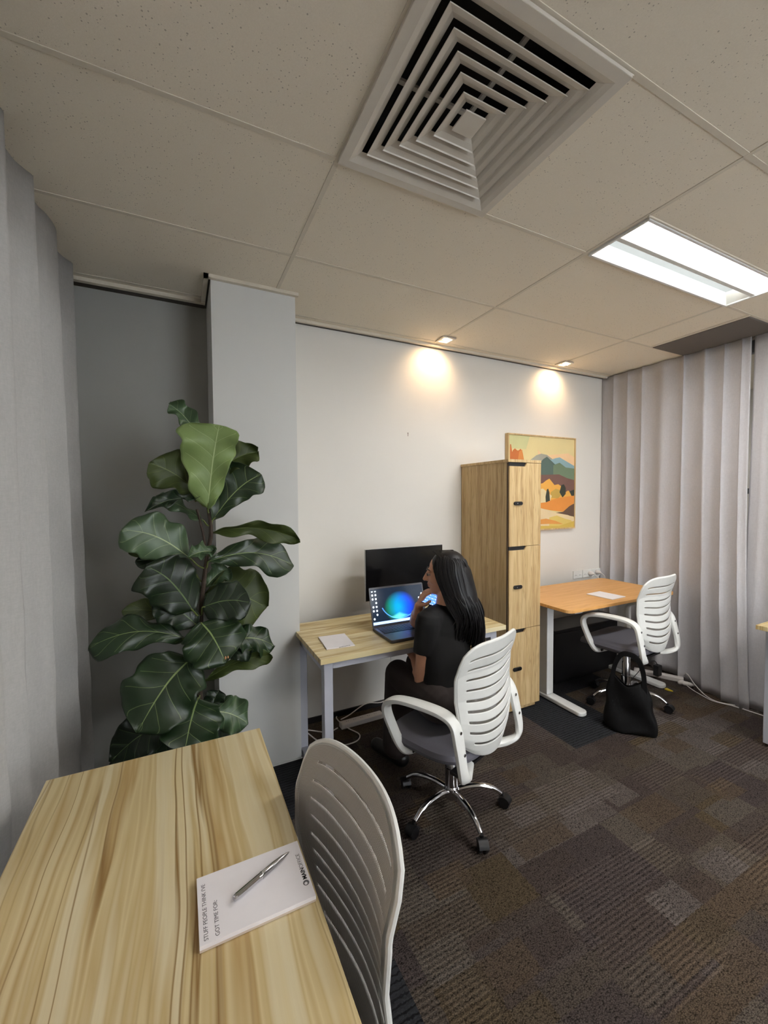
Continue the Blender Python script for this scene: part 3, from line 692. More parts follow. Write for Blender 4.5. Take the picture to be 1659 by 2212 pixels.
# near pad: its writing runs away from the camera, heading on the left
t = notepad((.210, .721, .7355), PI/2, .137, .198, .011, 'white notepad with printed heading on the near desk, pen on top', [
    ("STUFF PEOPLE THINK I'VE", .0098, .006, .184, 0), ("GOT TIME FOR:", .0098, .006, .166, 0)])
m, wd = text_mb('MAIN', .0110, tmat((.041, .0055, .0111)), .0001, .00030); m.obj('printed_text', M['skirt'], t, smooth=False)
m, wd2 = text_mb('OFFICE', .0110, tmat((.041+wd+.0006, .0055, .0111)), .0001, -.00012); m.obj('printed_text', M['ink'], t, smooth=False)
lg = MB(); lg.lathe([(.0058, 0), (.0058, .0002)], 24, tmat((.033, .0095, .0111))); lg.obj('logo', M['ink'], t, smooth=False)
lg = MB(); lg.lathe([(.0030, 0), (.0030, .0002)], 20, tmat((.0315, .0102, .0113))); lg.obj('logo_disc', M['paper'], t, smooth=False)
# pad on laptop desk: word at its near right edge
notepad((.790, 2.096, .7355), PI+math.radians(-5), .145, .192, .006, 'white notepad on the left end of the laptop desk', [])
m, wd = text_mb('MAINOFFICE', .0105, tmat((.690, 1.905, .7416), math.radians(-3)+.1), .0001, .0002)
pad2 = [o for o in bpy.data.objects if o.name.startswith('notepad')][-1]
o = m.obj('printed_text', M['skirt'], None, smooth=False); bpy.context.view_layer.update(); o.parent = pad2; o.matrix_parent_inverse = pad2.matrix_world.inverted()
notepad((2.760, 1.900, .7355), math.radians(4), .165, .200, .006, 'white notepad lying on the orange desk', [])
# pen
pt = Vector((.186, .830, .7532)); pb = Vector((.0715, .7755, .7532)); d = pt-pb; L = d.length; q = d.to_track_quat('Z', 'Y')
t = thing('pen', 'silver ballpoint pen lying on the near notepad', 'pen', pb); t.rotation_mode = 'QUATERNION'; t.rotation_quaternion = q
MB().lathe([(.0040, 0), (.0056, .002), (.0061, .006), (.0061, L*.47)], 24).obj('cap', M['chrome'], t)
MB().lathe([(.0065, L*.47), (.0065, L*.485), (.0060, L*.49), (.0057, L*.70), (.0043, L*.87), (.0020, L*.97), (.0006, L)], 24).obj('barrel', M['steel'], t)
zz = q.inverted() @ Vector((.35, -.75, .65)); zz.z = 0; zz.normalize(); ang = math.atan2(zz.y, zz.x)
MB().tube([Vector((math.cos(ang), math.sin(ang), 0))*r+Vector((0, 0, z)) for r, z in ((.0056, .003), (.0086, .004), (.0092, .02), (.0082, L*.36), (.0068, L*.41))], .0016, 8).obj('clip', M['chrome'], t)

# ------------------------------------------------------------------ office chair
def make_chair(lab):
    t = thing('office_chair', lab, 'office chair', (0, 0, 0), 0, 'white mesh back office chairs')
    WT = [(0, .150), (.05, .175), (.13, .196), (.25, .206), (.45, .213), (.7, .220), (.9, .218), (1, .208)]
    YT = [(0, -.178), (.15, -.190), (.3, -.190), (.5, -.178), (.75, -.182), (1, -.215)]
    def surf(off, shrink=1.0):
        def fn(a, v):
            u = a*2-1; w = interp(WT, v)*shrink
            zb = .452+.055*abs(u)**2.5; zt_ = .956-.045*abs(u)**5
            zb += (1-shrink)*.1; zt_ -= (1-shrink)*.1
            x = u*w; z = zb+(zt_-zb)*v+.016*(u*u-.35)*math.sin(PI*v)
            return (x, interp(YT, v)-.048*(1-u*u)+off, z)
        return fn
    NV = 160; slots = [.125+.094*k for k in range(9)]
    def skip(a, v):
        u = a*2-1; lim = .80 if v > .2 else .70
        return abs(u) < lim and any(abs(v-s) < .0105 for s in slots)
    sh = MB().grid(surf(0), 60, NV, skip).obj('back_shell', M['white_plastic'], t, solid=.007)
    # raised rim around the shell
    F = surf(.003); rim = [F(0, v/30) for v in range(31)]+[F(u/20, 1) for u in range(1, 20)]+[F(1, 1-v/30) for v in range(31)]+[F(1-u/20, 0) for u in range(1, 21)]
    MB().tube(rim, .0062, 8).obj('back_rim', M['white_plastic'], t)
    fm = surf(.013, .965)
    MB().grid(lambda a, v: fm(a, v), 40, 50, uvf=lambda a, v: ((a*2-1)*.215, v*.5)).obj('back_mesh', M['net'], t)
    # seat pad
    def seat(a, b):
        th = 2*PI*a; n = 3.4; c, s_ = math.cos(th), math.sin(th)
        k = (abs(c)**n+abs(s_)**n)**(-1/n); prof = [(0, .0), (.5, .0), (.86, -.004), (.97, -.020), (1, -.040), (.97, -.058), (.88, -.070), (0.3, -.075), (0, -.075)]
        i = b*(len(prof)-1); j = min(int(i), len(prof)-2); f_ = i-j; r = prof[j][0]*(1-f_)+prof[j+1][0]*f_; z = prof[j][1]*(1-f_)+prof[j+1][1]*f_
        x = .238*k*c*r*(1+.03*s_); y = .232*k*s_*r+.035
        if y > .15: z -= .9*(y-.15)**2*4
        return (x, y, .492+z-.012*(1-r*r)*(b < .5))
    MB().grid(seat, 48, 24).obj('seat', M['seat'], t)
    # armrests: closed swept loops
    def arm(s):
        P = cat_rom([(s*.10, -.16, .408), (s*.165, -.195, .408), (s*.215, -.222, .425), (s*.233, -.222, .47), (s*.232, -.205, .56), (s*.232, -.183, .635), (s*.243, -.135, .668), (s*.262, -.03, .676), (s*.278, .075, .668),
                     (s*.286, .135, .640), (s*.282, .150, .595), (s*.262, .135, .52), (s*.238, .112, .445), (s*.205, .095, .408), (s*.12, .08, .400)], 6)
        mb = MB(); n = 12; vs = []; fs = []
        for i, p in enumerate(P):
            tt = (P[min(i+1, len(P)-1)]-P[max(i-1, 0)]).normalized(); lat = Vector((0, 0, 1)).cross(tt)
            lat = Vector((s, 0, 0)); lat = (lat-tt*lat.dot(tt))
            if lat.length < .45:
                lat = Vector((0, 1, 0)); lat = (lat-tt*lat.dot(tt))
            lat.normalize()
            if i and lat.dot(prev) < 0: lat = -lat
            if i: lat = (lat*.4+prev*.6); lat = (lat-tt*lat.dot(tt)).normalized()
            prev = lat; nn = tt.cross(lat)
            f_ = i/(len(P)-1); wv = .0240+.007*math.exp(-((f_-.5)/.14)**2)+.004*math.exp(-((f_-.30)/.06)**2); th = .0145
            for k in range(n):
                a = 2*PI*k/n; c, s2 = math.cos(a), math.sin(a)
                e = (abs(c)**3+abs(s2)**3)**(-1/3); vs.append(p+lat*wv*c*e+nn*th*s2*e)
        for i in range(len(P)-1):
            for k in range(n): fs.append((i*n+k, i*n+(k+1) % n, (i+1)*n+(k+1) % n, (i+1)*n+k))
        fs += [tuple(range(n))[::-1], tuple(range(len(vs)-n, len(vs)))]
        mb.add(vs, fs); o = mb.obj('armrest', M['white_plastic'], t)
        for z, y in ((.612, -.208), (.53, -.226)): MB().lathe([(.0065, 0), (.0065, .003), (.003, .003)], 12, tmat((s*.226, y, z), 0, PI/2)).obj('screw', M['steel'], o)
    arm(1); arm(-1)
    m = MB(); m.box(-.085, .085, -.10, .11, .375, .418); m.box(-.20, .20, -.175, -.135, .398, .412); m.box(-.20, .20, .065, .095, .398, .412)
    m.tube([(.08, .0, .385), (.17, .0, .380), (.235, .01, .372)], [.005, .005, .008]); m.obj('tilt_mechanism', M['black'], t, bevel=.003)
    MB().lathe([(.026, .205), (.026, .30), (.022, .305), (.022, .376)], 20).obj('gas_lift', M['steel'], t)
    MB().lathe([(.018, .052), (.030, .060), (.034, .085), (.034, .112), (.028, .120)], 24).obj('base_hub', M['chrome'], t)
    MB().lathe([(.030, .119), (.030, .205), (.0265, .207)], 20).obj('lift_cover', M['chrome'], t)
    bo = thing('x', '', ''); bpy.data.objects.remove(bo)
    for k in range(5):
        a = 2*PI*k/5; c, s = math.cos(a), math.sin(a); m4 = Matrix.Rotation(a, 4, 'Z')
        path = cat_rom([(.025, 0, .098), (.08, 0, .108), (.145, 0, .108), (.20, 0, .092), (.238, 0, .064)], 5)
        mb = MB(); n = 10; vs = []; fs = []
        for i, p in enumerate(path):
            tt = (path[min(i+1, len(path)-1)]-path[max(i-1, 0)]).normalized(); nn = Vector((-tt.z, 0, tt.x)); f_ = i/(len(path)-1); w = .0145-.003*f_
            for q_ in range(n): vs.append(p+Vector((0, 1, 0))*w*math.cos(2*PI*q_/n)+nn*.011*math.sin(2*PI*q_/n))
        for i in range(len(path)-1):
            for q_ in range(n): fs.append((i*n+q_, i*n+(q_+1) % n, (i+1)*n+(q_+1) % n, (i+1)*n+q_))
        fs += [tuple(range(n))[::-1], tuple(range(len(vs)-n, len(vs)))]
        lo = MB().add(vs, fs, m4).obj('base_leg', M['chrome'], t)
        w = MB(); cx = .247; sw = random.uniform(-.9, .9); mc = m4 @ tmat((cx, 0, 0), sw)
        for yy in (-.020, .006): w.lathe([(.012, 0), (.024, .001), (.0255, .004), (.0255, .011), (.024, .014), (.012, .0145)], 20, mc @ tmat((.010, yy+.0145, .0256), 0, PI/2))
        w.box(-.012, .018, -.010, .010, .030, .050, mc); w.lathe([(.008, .045), (.008, .066)], 10, mc)
        hood = [(.010+.030*math.cos(a2), .0256+.030*math.sin(a2)) for a2 in [PI*(.05+.9*i/10) for i in range(11)]]+[(.010+.026*math.cos(a2), .0256+.026*math.sin(a2)) for a2 in [PI*(.95-.9*i/10) for i in range(11)]]
        w.prism(hood, -.021, .021, 'Y', mc)
        w.obj('caster', M['black'], lo)
    return t
ch1 = make_chair('white office chair with the seated woman at the laptop desk')
bpy.context.view_layer.update()
def place(c, x, y, z, rz, lab): c.location = (x, y, z); c.rotation_euler = (0, 0, rz); c['label'] = lab
def set_height(c, dz, base_rot):
    """lower the upper part of a chair, keep its base on the floor"""
    for ch in c.children:
        n = ch.name.split('.')[0]
        if n in ('back_shell', 'back_rim', 'back_mesh', 'seat', 'armrest', 'tilt_mechanism', 'gas_lift'): ch.location.z = dz
        elif n == 'base_leg': ch.rotation_euler.z = base_rot
ch2 = copy_tree(ch1); ch3 = copy_tree(ch1)
place(ch1, 1.126, 1.574, 0, .325, 'white office chair at the laptop desk with the seated woman in it'); set_height(ch1, -.067, -1.656-.325)
place(ch2, 2.822, 1.833, 0, .099, 'empty white office chair at the orange desk, black bag beside it'); set_height(ch2, -.002, -1.010-.099)
place(ch3, .096, .790, 0, PI/2+.09, 'white mesh office chair tucked under the near desk in the foreground'); set_height(ch3, -.066, .4)

# ------------------------------------------------------------------ black tote bag beside the second chair
t = thing('tote_bag', 'slouchy black tote bag with long handles standing by the empty chair', 'bag', (2.515, 1.600, 0))
BM = tmat((0, 0, 0), math.radians(-60))
def bagf(a, v):
    th = 2*PI*a; c, s_ = math.cos(th), math.sin(th)
    w = interp([(0, .130), (.06, .142), (.3, .140), (.6, .124), (.85, .102), (1, .092)], v); d = interp([(0, .05), (.06, .066), (.3, .062), (.6, .046), (.85, .026), (1, .016)], v)
    k = (abs(c)**3+abs(s_)**3)**(-1/3)
    x = w*k*c+.006*math.sin(11*v+th)-.02*v; y = d*k*s_*(1+.14*math.sin(6*v+3*th))+.010*math.sin(5*v+2*c)
    rim = .285+.055*abs(c)**1.5+.03*(c < 0)*abs(c)
    return BM @ Vector((x, y, max(.003, rim*v+(.012*math.sin(4*th) if 0 < v < 1 else 0))))
b = MB().grid(bagf, 44, 22); b.v += [tuple(BM @ Vector((0, 0, .003)))]; c0 = len(b.v)-1
b.f += [(c0, k+1, k) for k in range(44)]
b.obj('bag_body', M['bag'], t, solid=.003, sub=1)
for sgn in (-1, 1):
    H = cat_rom([(-.100, sgn*.020, .22), (-.102, sgn*.014, .32), (-.088, sgn*.012, .41), (-.055, sgn*.010, .475), (-.01, sgn*.010, .485), (.035, sgn*.012, .46), (.062, sgn*.014, .39), (.072, sgn*.018, .30), (.078, sgn*.022, .20)], 6)
    vs = []; fs = []
    for i, p in enumerate(H):
        tt = (H[min(i+1, len(H)-1)]-H[max(i-1, 0)]).normalized(); nn = Vector((-tt.z, 0, tt.x))
        for a_, b_ in ((-1, -1), (1, -1), (1, 1), (-1, 1)): vs.append(BM @ (p+nn*.0125*a_+Vector((0, .0022*b_, 0))))
    for i in range(len(H)-1):
        for k in range(4): fs.append((4*i+k, 4*i+(k+1) % 4, 4*i+4+(k+1) % 4, 4*i+4+k))
    MB().add(vs, fs).obj('handle', M['bag'], t)
# ------------------------------------------------------------------ power boards and cables
def board(loc, rz, n, lab, L):
    t = thing('power_board', lab, 'power board', loc, rz)
    MB().box(-L/2, L/2, -.026, .026, 0, .034).obj('board_body', M['cable'], t, bevel=.006)
    h = MB()
    for k in range(n):
        x = -L/2+.05+k*(L-.1)/(n-1)
        for dx, a in ((-.006, .5), (.006, -.5)): h.box(-.001, .001, -.004, .004, .0335, .0345, tmat((x+dx, 0, 0), a))
    h.obj('socket_slots', M['skirt'], t, smooth=False); return t
board((1.04, 2.46, 0), .02, 5, 'white power board on the floor under the laptop desk', .30)
board((3.47, 1.985, 0), math.radians(-62), 5, 'white power board on the floor beside the right curtain', .34)
t = thing('power_adapter', 'black plug-in power adapter on the right power board', 'adapter', (3.41, 1.955, .036))
MB().box(-.028, .028, -.02, .02, 0, .085).obj('adapter_body', M['black'], t, bevel=.005)
MB().tube(cat_rom([(0, 0, .083), (-.03, .01, .12), (-.10, .04, .10), (-.16, .06, .03), (-.22, .08, -.03)]), .003, 8).obj('cord', M['black'], t)
def cable(lab, pts, r=.0036, name='cable'):
    return tag(MB().tube(cat_rom(pts, 8), r, 8).obj(name, M['cable']), lab, 'cable')
cable('white cable looping on the floor under the laptop desk', [(.66, 2.40, .06), (.72, 2.34, .02), (.80, 2.28, .006), (.92, 2.27, .006), (.97, 2.33, .006), (.93, 2.42, .01), (.885, 2.46, .045), (.88, 2.50, .05), (.90, 2.55, .03)])
cable('white cable running up the wall behind the laptop desk', [(.90, 2.47, .05), (.98, 2.53, .03), (1.08, 2.57, .045), (1.14, 2.585, .05), (1.3, 2.59, .06), (1.33, 2.58, .45), (1.38, 2.575, .70)])
cable('white cable lying behind the left leg of the laptop desk', [(.61, 2.50, .05), (.70, 2.47, .03), (.80, 2.44, .008), (.87, 2.45, .012)])
cable('upper white cable running along the floor into the right curtain', [(3.60, 1.845, .03), (3.56, 1.83, .07), (3.54, 1.80, .075), (3.47, 1.72, .05), (3.44, 1.64, .012), (3.41, 1.56, .006), (3.43, 1.50, .006), (3.50, 1.42, .006)])
cable('lower white cable running along the floor into the right curtain', [(3.50, 1.80, .01), (3.46, 1.73, .005), (3.42, 1.64, .005), (3.40, 1.56, .005), (3.44, 1.46, .005), (3.46, 1.35, .005), (3.48, 1.2, .005)])
t = thing('plug_cluster', 'bundle of white plugs at the end of the right power board', 'plug', (3.49, 1.815, 0))
for dx, dy, a in ((0, 0, .3), (.02, -.02, -.2), (-.02, .02, .8)): MB().lathe([(.010, 0), (.017, .012), (.017, .035), (.007, .055)], 12, tmat((dx, dy, .012), a, PI/2-.2, .4)).obj('plug', M['cable'], t)

# ------------------------------------------------------------------ fiddle leaf fig
PY = 1.95
base = at(437, 1480, PY); 
t = thing('potted_fig_tree', 'fiddle leaf fig tree with large dark leaves beside the pillar', 'potted plant', (base.x, PY, 0))
O = Vector((base.x, PY, 0))
def rel(px, py, y): return at(px, py, y)-O
MB().lathe([(.11, 0), (.125, .02), (.15, .26), (.155, .28), (.145, .28), (.14, .25)], 32).obj('pot', M['pot'], t)
MB().lathe([(.14, .22), (.10, .235), (.01, .24)], 24).obj('soil', M['soil'], t)
trunk = [(0, 0, .2)]+[rel(x, y, PY) for x, y in ((432, 1500), (436, 1400), (434, 1330), (440, 1260), (448, 1200), (456, 1150), (450, 1095), (450, 1060))]
MB().tube(cat_rom(trunk, 4), [.012-.006*i/(len(trunk)*4) for i in range(4*(len(trunk)-1)+1)], 8).obj('trunk', M['bark'], t)
tw = MB().tube(cat_rom([rel(447, 1205, PY), rel(440, 1160, PY), rel(432, 1125, PY), rel(425, 1100, PY)], 4), .005, 8); tw.obj('branch', M['bark'], t)
WP = [(0, .03), (.05, .16), (.12, .34), (.22, .50), (.34, .60), (.46, .70), (.58, .88), (.70, 1.0), (.80, .98), (.89, .78), (.95, .48), (1, .06)]
WP2 = [(0, .03), (.05, .35), (.12, .62), (.25, .86), (.4, .95), (.55, .98), (.70, 1.0), (.80, .94), (.89, .74), (.95, .46), (1, .06)]
def leaf(b, tp, wpx, mat, yb=PY, yt=PY, fold=.10, cup=.0, droop=.0, wave=.06, tilt=(0, 0, 0), side=(1, 1), prof=WP, sx=None, petiole=True):
    B, T = rel(*b, yb), rel(*tp, yt); ax = T-B; L = ax.length; e = ax.normalized()
    mid = (B+T)/2+O; view = (Vector((0, 0, HC))-mid).normalized()
    dist = (mid-Vector((0, 0, HC))).dot(cf); wd = wpx/890*dist/2
    n = (view+Vector(tilt)); n = (n-e*n.dot(e)).normalized(); s = e.cross(n)*-1
    rs = random.Random(int(b[0]*7+b[1]*13+tp[0])); p1, p2 = rs.uniform(0, 6), rs.uniform(0, 6)
    def fn(a, v):
        u = a*2-1; w = interp(prof, v)*wd*(side[0] if u < 0 else side[1])
        w *= 1+.07*math.sin(v*17+p1+(2 if u > 0 else 0))+.03*math.sin(v*31+p2)
        au = abs(u); edge = au**2*wd*wave*3
        h = fold*wd*au*1.2-cup*wd*au*au+edge*math.sin(v*15+(p1 if u > 0 else p2))
        cen = B+ax*v+Vector((0, 0, 1))*(L*(.10*math.sin(PI*v)-droop*v*v*v))
        tipback = v**1.0
        return cen+s*(u*w)+n*h-e*(au**2*w*.05)
    mb = MB().grid(fn, 22, 34, uvf=lambda a, v: (a*2-1, v))
    o = mb.obj('leaf', mat, t, solid=.0012)
    if petiole:
        # short stalk back to the trunk
        tz = max(.25, min(B.z, 1.42)); best = min(cat_rom(trunk, 4), key=lambda p: (p-(B+Vector((0, 0, -.03)))).length)
        if (best-B).length < .25: MB().tube(cat_rom([best, (best+B)/2+Vector((0, 0, -.008)), B, B+ax*.06], 4), .0032, 6).obj('stalk', M['leaf_olive'], o)
    return o
LF, LD, LG, LY, LO = M['leaf'], M['leaf_dark'], M['leaf_grey'], M['leaf_young'], M['leaf_olive']
leaf((432, 945), (364, 872), 42, LG, PY, PY-.02, .5, 0, 0, .16, (.3, .2, .2), prof=WP2)
leaf((449, 1097), (474, 918), 112, LY, PY-.03, PY-.10, .10, 0, 0, .07, (0, 0, .0), side=(.75, 1.25), prof=[(0, .03), (.06, .35), (.15, .55), (.3, .68), (.45, .84), (.6, .95), (.8, 1.05), (.92, 1.0), (.97, .8), (1, .3)])
leaf((440, 1078), (322, 1000), 92, LO, PY+.02, PY-.02, .15, 0, 0, .08, (.0, 0, .25))
leaf((428, 1082), (312, 1100), 34, LD, PY, PY-.12, .6, 0, .05, .2, (0, 0, .5))
leaf((440, 1125), (338, 1082), 36, LG, PY, PY+.08, .3, 0, -.1, .18, (0, 0, -.4))
leaf((468, 1022), (557, 976), 60, LO, PY+.02, PY+.03, .4, 0, 0, .12, (0, 0, .3), prof=WP2)
leaf((470, 1065), (528, 1003), 66, LD, PY+.05, PY+.08, .1, 0, 0, .12, (0, 0, .2), prof=WP2)
leaf((459, 1124), (564, 1024), 104, LF, PY, PY-.04, .08, .1, 0, .05, (0, -.0, .1), side=(.7, 1.2))
leaf((458, 1150), (647, 1168), 46, LO, PY+.02, PY-.02, .5, 0, -.02, .14, (0, 0, -.3))
leaf((450, 1213), (634, 1208), 84, LF, PY-.02, PY+.02, .12, .2, .08, .08, (0, 0, .25))
leaf((412, 1207), (262, 1140), 100, LG, PY-.03, PY-.10, .06, .1, .03, .06, (.0, 0, .2), prof=WP2)
leaf((462, 1192), (405, 1205), 36, LG, PY-.05, PY-.10, .4, 0, 0, .15, (0, 0, .5), prof=WP2)
leaf((362, 1180), (277, 1195), 34, LO, PY+.06, PY+.04, .1, 0, 0, .05, (0, 0, 0), petiole=False)
leaf((420, 1235), (292, 1212), 50, LD, PY+.03, PY-.02, .2, 0, 0, .1, (0, 0, .4))
leaf((418, 1320), (316, 1216), 112, LD, PY-.05, PY-.12, .05, .15, .05, .05, (0, 0, .15), prof=WP2)
leaf((434, 1280), (388, 1226), 34, LO, PY+.04, PY+.05, .2)
leaf((405, 1345), (263, 1320), 46, LO, PY+.05, PY+.02, .1, 0, 0, .06)
leaf((405, 1380), (190, 1380), 84, LF, PY-.03, PY-.05, .08, .25, .10, .08, (0, 0, .35))
leaf((425, 1350), (332, 1300), 74, LD, PY-.02, PY-.05, .1, .1, 0, .06, (0, 0, .2), prof=WP2)
leaf((441, 1283), (576, 1312), 122, LO, PY+.06, PY+.10, .06, 0, .0, .07, (0, 0, 0), prof=WP2)
leaf((443, 1270), (492, 1228), 50, LG, PY+.05, PY+.10, .2, 0, 0, .1)
leaf((437, 1312), (542, 1302), 84, LD, PY-.04, PY-.08, .04, .1, 0, .03, (0, 0, .15), prof=WP2)
leaf((434, 1345), (488, 1428), 128, LF, PY-.06, PY-.16, .05, .1, .05, .06, (0, 0, .3), prof=WP2)
leaf((500, 1385), (592, 1388), 66, LF, PY-.02, PY, .1, .3, .08, .14, (0, 0, .4), prof=WP2)
leaf((455, 1415), (545, 1395), 70, LD, PY-.02, PY-.02, .1, .1, .05, .08, (0, 0, .3))
leaf((443, 1470), (588, 1416), 44, LO, PY, PY-.02, .4, 0, 0, .08, (0, 0, -.2))
leaf((416, 1420), (296, 1580), 150, LF, PY-.05, PY-.17, .06, .1, .02, .05, (0, 0, .1), prof=WP2)
leaf((428, 1508), (398, 1625), 128, LF, PY-.08, PY-.20, .06, .1, .03, .07, (0, 0, .2), prof=WP2)
leaf((455, 1537), (536, 1562), 74, LG, PY-.02, PY-.03, .15, .1, 0, .14, (0, 0, .2), prof=WP2)
leaf((452, 1540), (474, 1490), 42, LD, PY, PY+.02, .25, 0, 0, .1, prof=WP2)
leaf((440, 1520), (500, 1590), 80, LD, PY, PY+.02, .15, 0, 0, .1, prof=WP2)
leaf((370, 1560), (238, 1640), 92, LD, PY+.02, PY+.03, .1, 0, .05, .06, prof=WP2)
leaf((400, 1560), (280, 1670), 92, LD, PY+.04, PY+.04, .1, 0, .05, .06, prof=WP2)
bs = MB(); P = rel(487, 1421, PY-.155); bs.ell(P, (.004, .003, .007)); bs.ell(P+Vector((.010, 0, .001)), (.003, .002, .006)); bs.obj('dry_spot', M['brown'], t)

# ------------------------------------------------------------------ seated woman
def bake(mb, name, mat, parent, vox, it=2, fac=.5, sub=0):
    me = bpy.data.meshes.new(name); me.from_pydata(mb.v, [], mb.f); me.update()
    o = bpy.data.objects.new(name, me); COL.objects.link(o)
    b = bmesh.new(); b.from_mesh(me); bmesh.ops.recalc_face_normals(b, faces=b.faces); b.to_mesh(me); b.free()
    m = o.modifiers.new('r', 'REMESH'); m.mode = 'VOXEL'; m.voxel_size = vox
    m = o.modifiers.new('s', 'SMOOTH'); m.iterations = it; m.factor = fac
    dg = bpy.context.evaluated_depsgraph_get(); me2 = bpy.data.meshes.new_from_object(o.evaluated_get(dg))
    bpy.data.objects.remove(o, do_unlink=True); me2.name = name
    o = bpy.data.objects.new(name, me2); COL.objects.link(o); me2.materials.clear(); me2.materials.append(mat)
    for p in me2.polygons: p.use_smooth = True
    if parent: o.parent = parent; o.matrix_parent_inverse = parent.matrix_world.inverted()
    return o
person = thing('person', 'woman with long black hair in black T-shirt seated at the laptop desk, holding a phone', 'person', (1.15, 1.62, 0))
bpy.context.view_layer.update()
V = Vector
hc = V((1.212, 1.752, 1.088)); hf = V((-.80, .60, -.06)).normalized(); hr = hf.cross(V((0, 0, 1))).normalized(); hu = hr.cross(hf)
HM = Matrix(((hr.x, hf.x, hu.x, hc.x), (hr.y, hf.y, hu.y, hc.y), (hr.z, hf.z, hu.z, hc.z), (0, 0, 0, 1)))
shL, shR = V((1.085, 1.705, .868)), V((1.335, 1.800, .868))
elL, elR = V((1.052, 1.700, .572)), V((1.185, 1.975, .790)); wrL, wrR = V((1.115, 1.900, .620)), V((1.125, 1.868, .905))
chest, belly, pel = V((1.205, 1.735, .79)), V((1.165, 1.665, .64)), V((1.14, 1.615, .525))
lat = (shR-shL).normalized(); fw = V((-lat.y, lat.x, 0)).normalized()
TM = lambda c: Matrix(((lat.x, fw.x, 0, c.x), (lat.y, fw.y, 0, c.y), (0, 0, 1, c.z), (0, 0, 0, 1)))
hipL, hipR = pel-lat*.085, pel+lat*.085; knL, knR = V((1.065, 1.99, .505)), V((1.23, 2.05, .51)); anL, anR = V((1.05, 1.98, .10)), V((1.23, 2.08, .10))
b = MB()
b.ell((0, -.012, .030), (.074, .090, .082), HM); b.ell((0, .022, -.018), (.060, .068, .082), HM); b.ell((0, .052, -.082), (.030, .030, .024), HM)
b.ell((0, .040, -.055), (.046, .044, .036), HM); b.ell((.034, .050, -.022), (.026, .030, .030), HM); b.ell((-.034, .050, -.022), (.026, .030, .030), HM)
b.ell((0, .070, .022), (.044, .018, .014), HM)
def hcap(p, q, r1, r2): b.capsule(HM @ V(p), HM @ V(q), r1, r2, 12)
hcap((0, .086, .012), (0, .104, -.022), .0075, .0110); b.ell((.011, .092, -.025), (.008, .010, .007), HM); b.ell((-.011, .092, -.025), (.008, .010, .007), HM)
hcap((-.017, .082, -.047), (.017, .082, -.047), .0075, .0075); hcap((0, .086, -.047), (0, .086, -.048), .0075, .0075); hcap((-.014, .080, -.058), (.014, .080, -.058), .0080, .0080)
for s in (-1, 1): b.ell((s*.074, -.008, -.012), (.010, .020, .030), HM)
b.capsule(HM @ V((0, -.015, -.05)), chest+V((0, .0, .10)), .050, .056); 
b.capsule(shL+lat*.03, shR-lat*.03, .052, .052)
b.ell((0, 0, 0), (.132, .088, .14), TM(chest)); b.ell((0, 0, 0), (.110, .080, .13), TM(belly)); b.ell((0, 0, 0), (.140, .10, .085), TM(pel))
for s, sh, el, wr in ((-1, shL, elL, wrL), (1, shR, elR, wrR)):
    b.capsule(sh, el, .054, .048); b.capsule(el, el.lerp(wr, .35), .047, .042); b.capsule(el.lerp(wr, .3), wr, .036, .023)
for h, k, a in ((hipL, knL, anL), (hipR, knR, anR)):
    b.capsule(h, k, .078, .052); b.capsule(k, a, .050, .034); b.capsule(a, a+V((-.04, .13, -.055)), .030, .020)
def hand(wr, dr, pn, curl, spread=.018, L=.075, thumb=1):
    """palm and five fingers; dr = towards fingertips, pn = palm normal"""
    dr = dr.normalized(); sd = dr.cross(pn).normalized(); pn = sd.cross(dr).normalized()
    for k in range(4):
        o_ = (k-1.5)*spread; b.capsule(wr+sd*o_*.5, wr+dr*L+sd*o_, .013, .0105, 10)
        p = wr+dr*L+sd*o_; ln = (.036, .042, .039, .030)[k]; a = curl*.6
        d_ = dr
        for j in range(3):
            d_ = (dr*math.cos(a)+pn*math.sin(a)); q = p+d_*ln*(1, .68, .52)[j]; b.capsule(p, q, .0090-.0008*j, .0082-.0008*j, 10); p = q; a += curl
    p = wr+dr*.022-sd*spread*1.3*thumb; q = p+(dr*.55-sd*.55*thumb+pn*.5).normalized()*.040; b.capsule(p, q, .0125, .0105, 10)
    r_ = q+(dr*.85-sd*.05*thumb+pn*.45).normalized()*.030; b.capsule(q, r_, .0100, .0085, 10)
hand(wrL, (wrL-elL), V((.2, 0, -1)), .35)
hdir = V((.10, -.32, .70)); hand(wrR, hdir, V((.75, -.45, .1)), .45, .0150, .052, 1)
bake(b, 'body', M['skin'], person, .0038, 2)
s = MB()
ctr = lambda z: pel.lerp(chest, (z-pel.z)/(chest.z-pel.z))
T_ = [(.930, .060, .056), (.915, .110, .066), (.895, .152, .078), (.86, .172, .092), (.80, .166, .104), (.72, .152, .104), (.64, .142, .102), (.57, .148, .110), (.52, .156, .118), (.505, .150, .112)]
vs = []; fs = []
for z, rx, ry in T_:
    c_ = ctr(z); vs += [c_+lat*(rx*math.cos(q))+fw*(ry*math.sin(q)) for q in [2*PI*k/32 for k in range(32)]]
for i_ in range(len(T_)-1):
    for k in range(32): fs.append((i_*32+k, i_*32+(k+1) % 32, (i_+1)*32+(k+1) % 32, (i_+1)*32+k))
fs += [tuple(range(32))[::-1], tuple(range(32*(len(T_)-1), 32*len(T_)))]
s.add(vs, fs); s.ell((0, 0, 0), (.148, .104, .152), TM(chest)); s.capsule(shL+lat*.02+V((0, 0, .004)), shR-lat*.02+V((0, 0, .004)), .067, .067)
s.capsule(chest+V((0, 0, .06)), chest+V((-.0, .0, .105)), .085, .066)
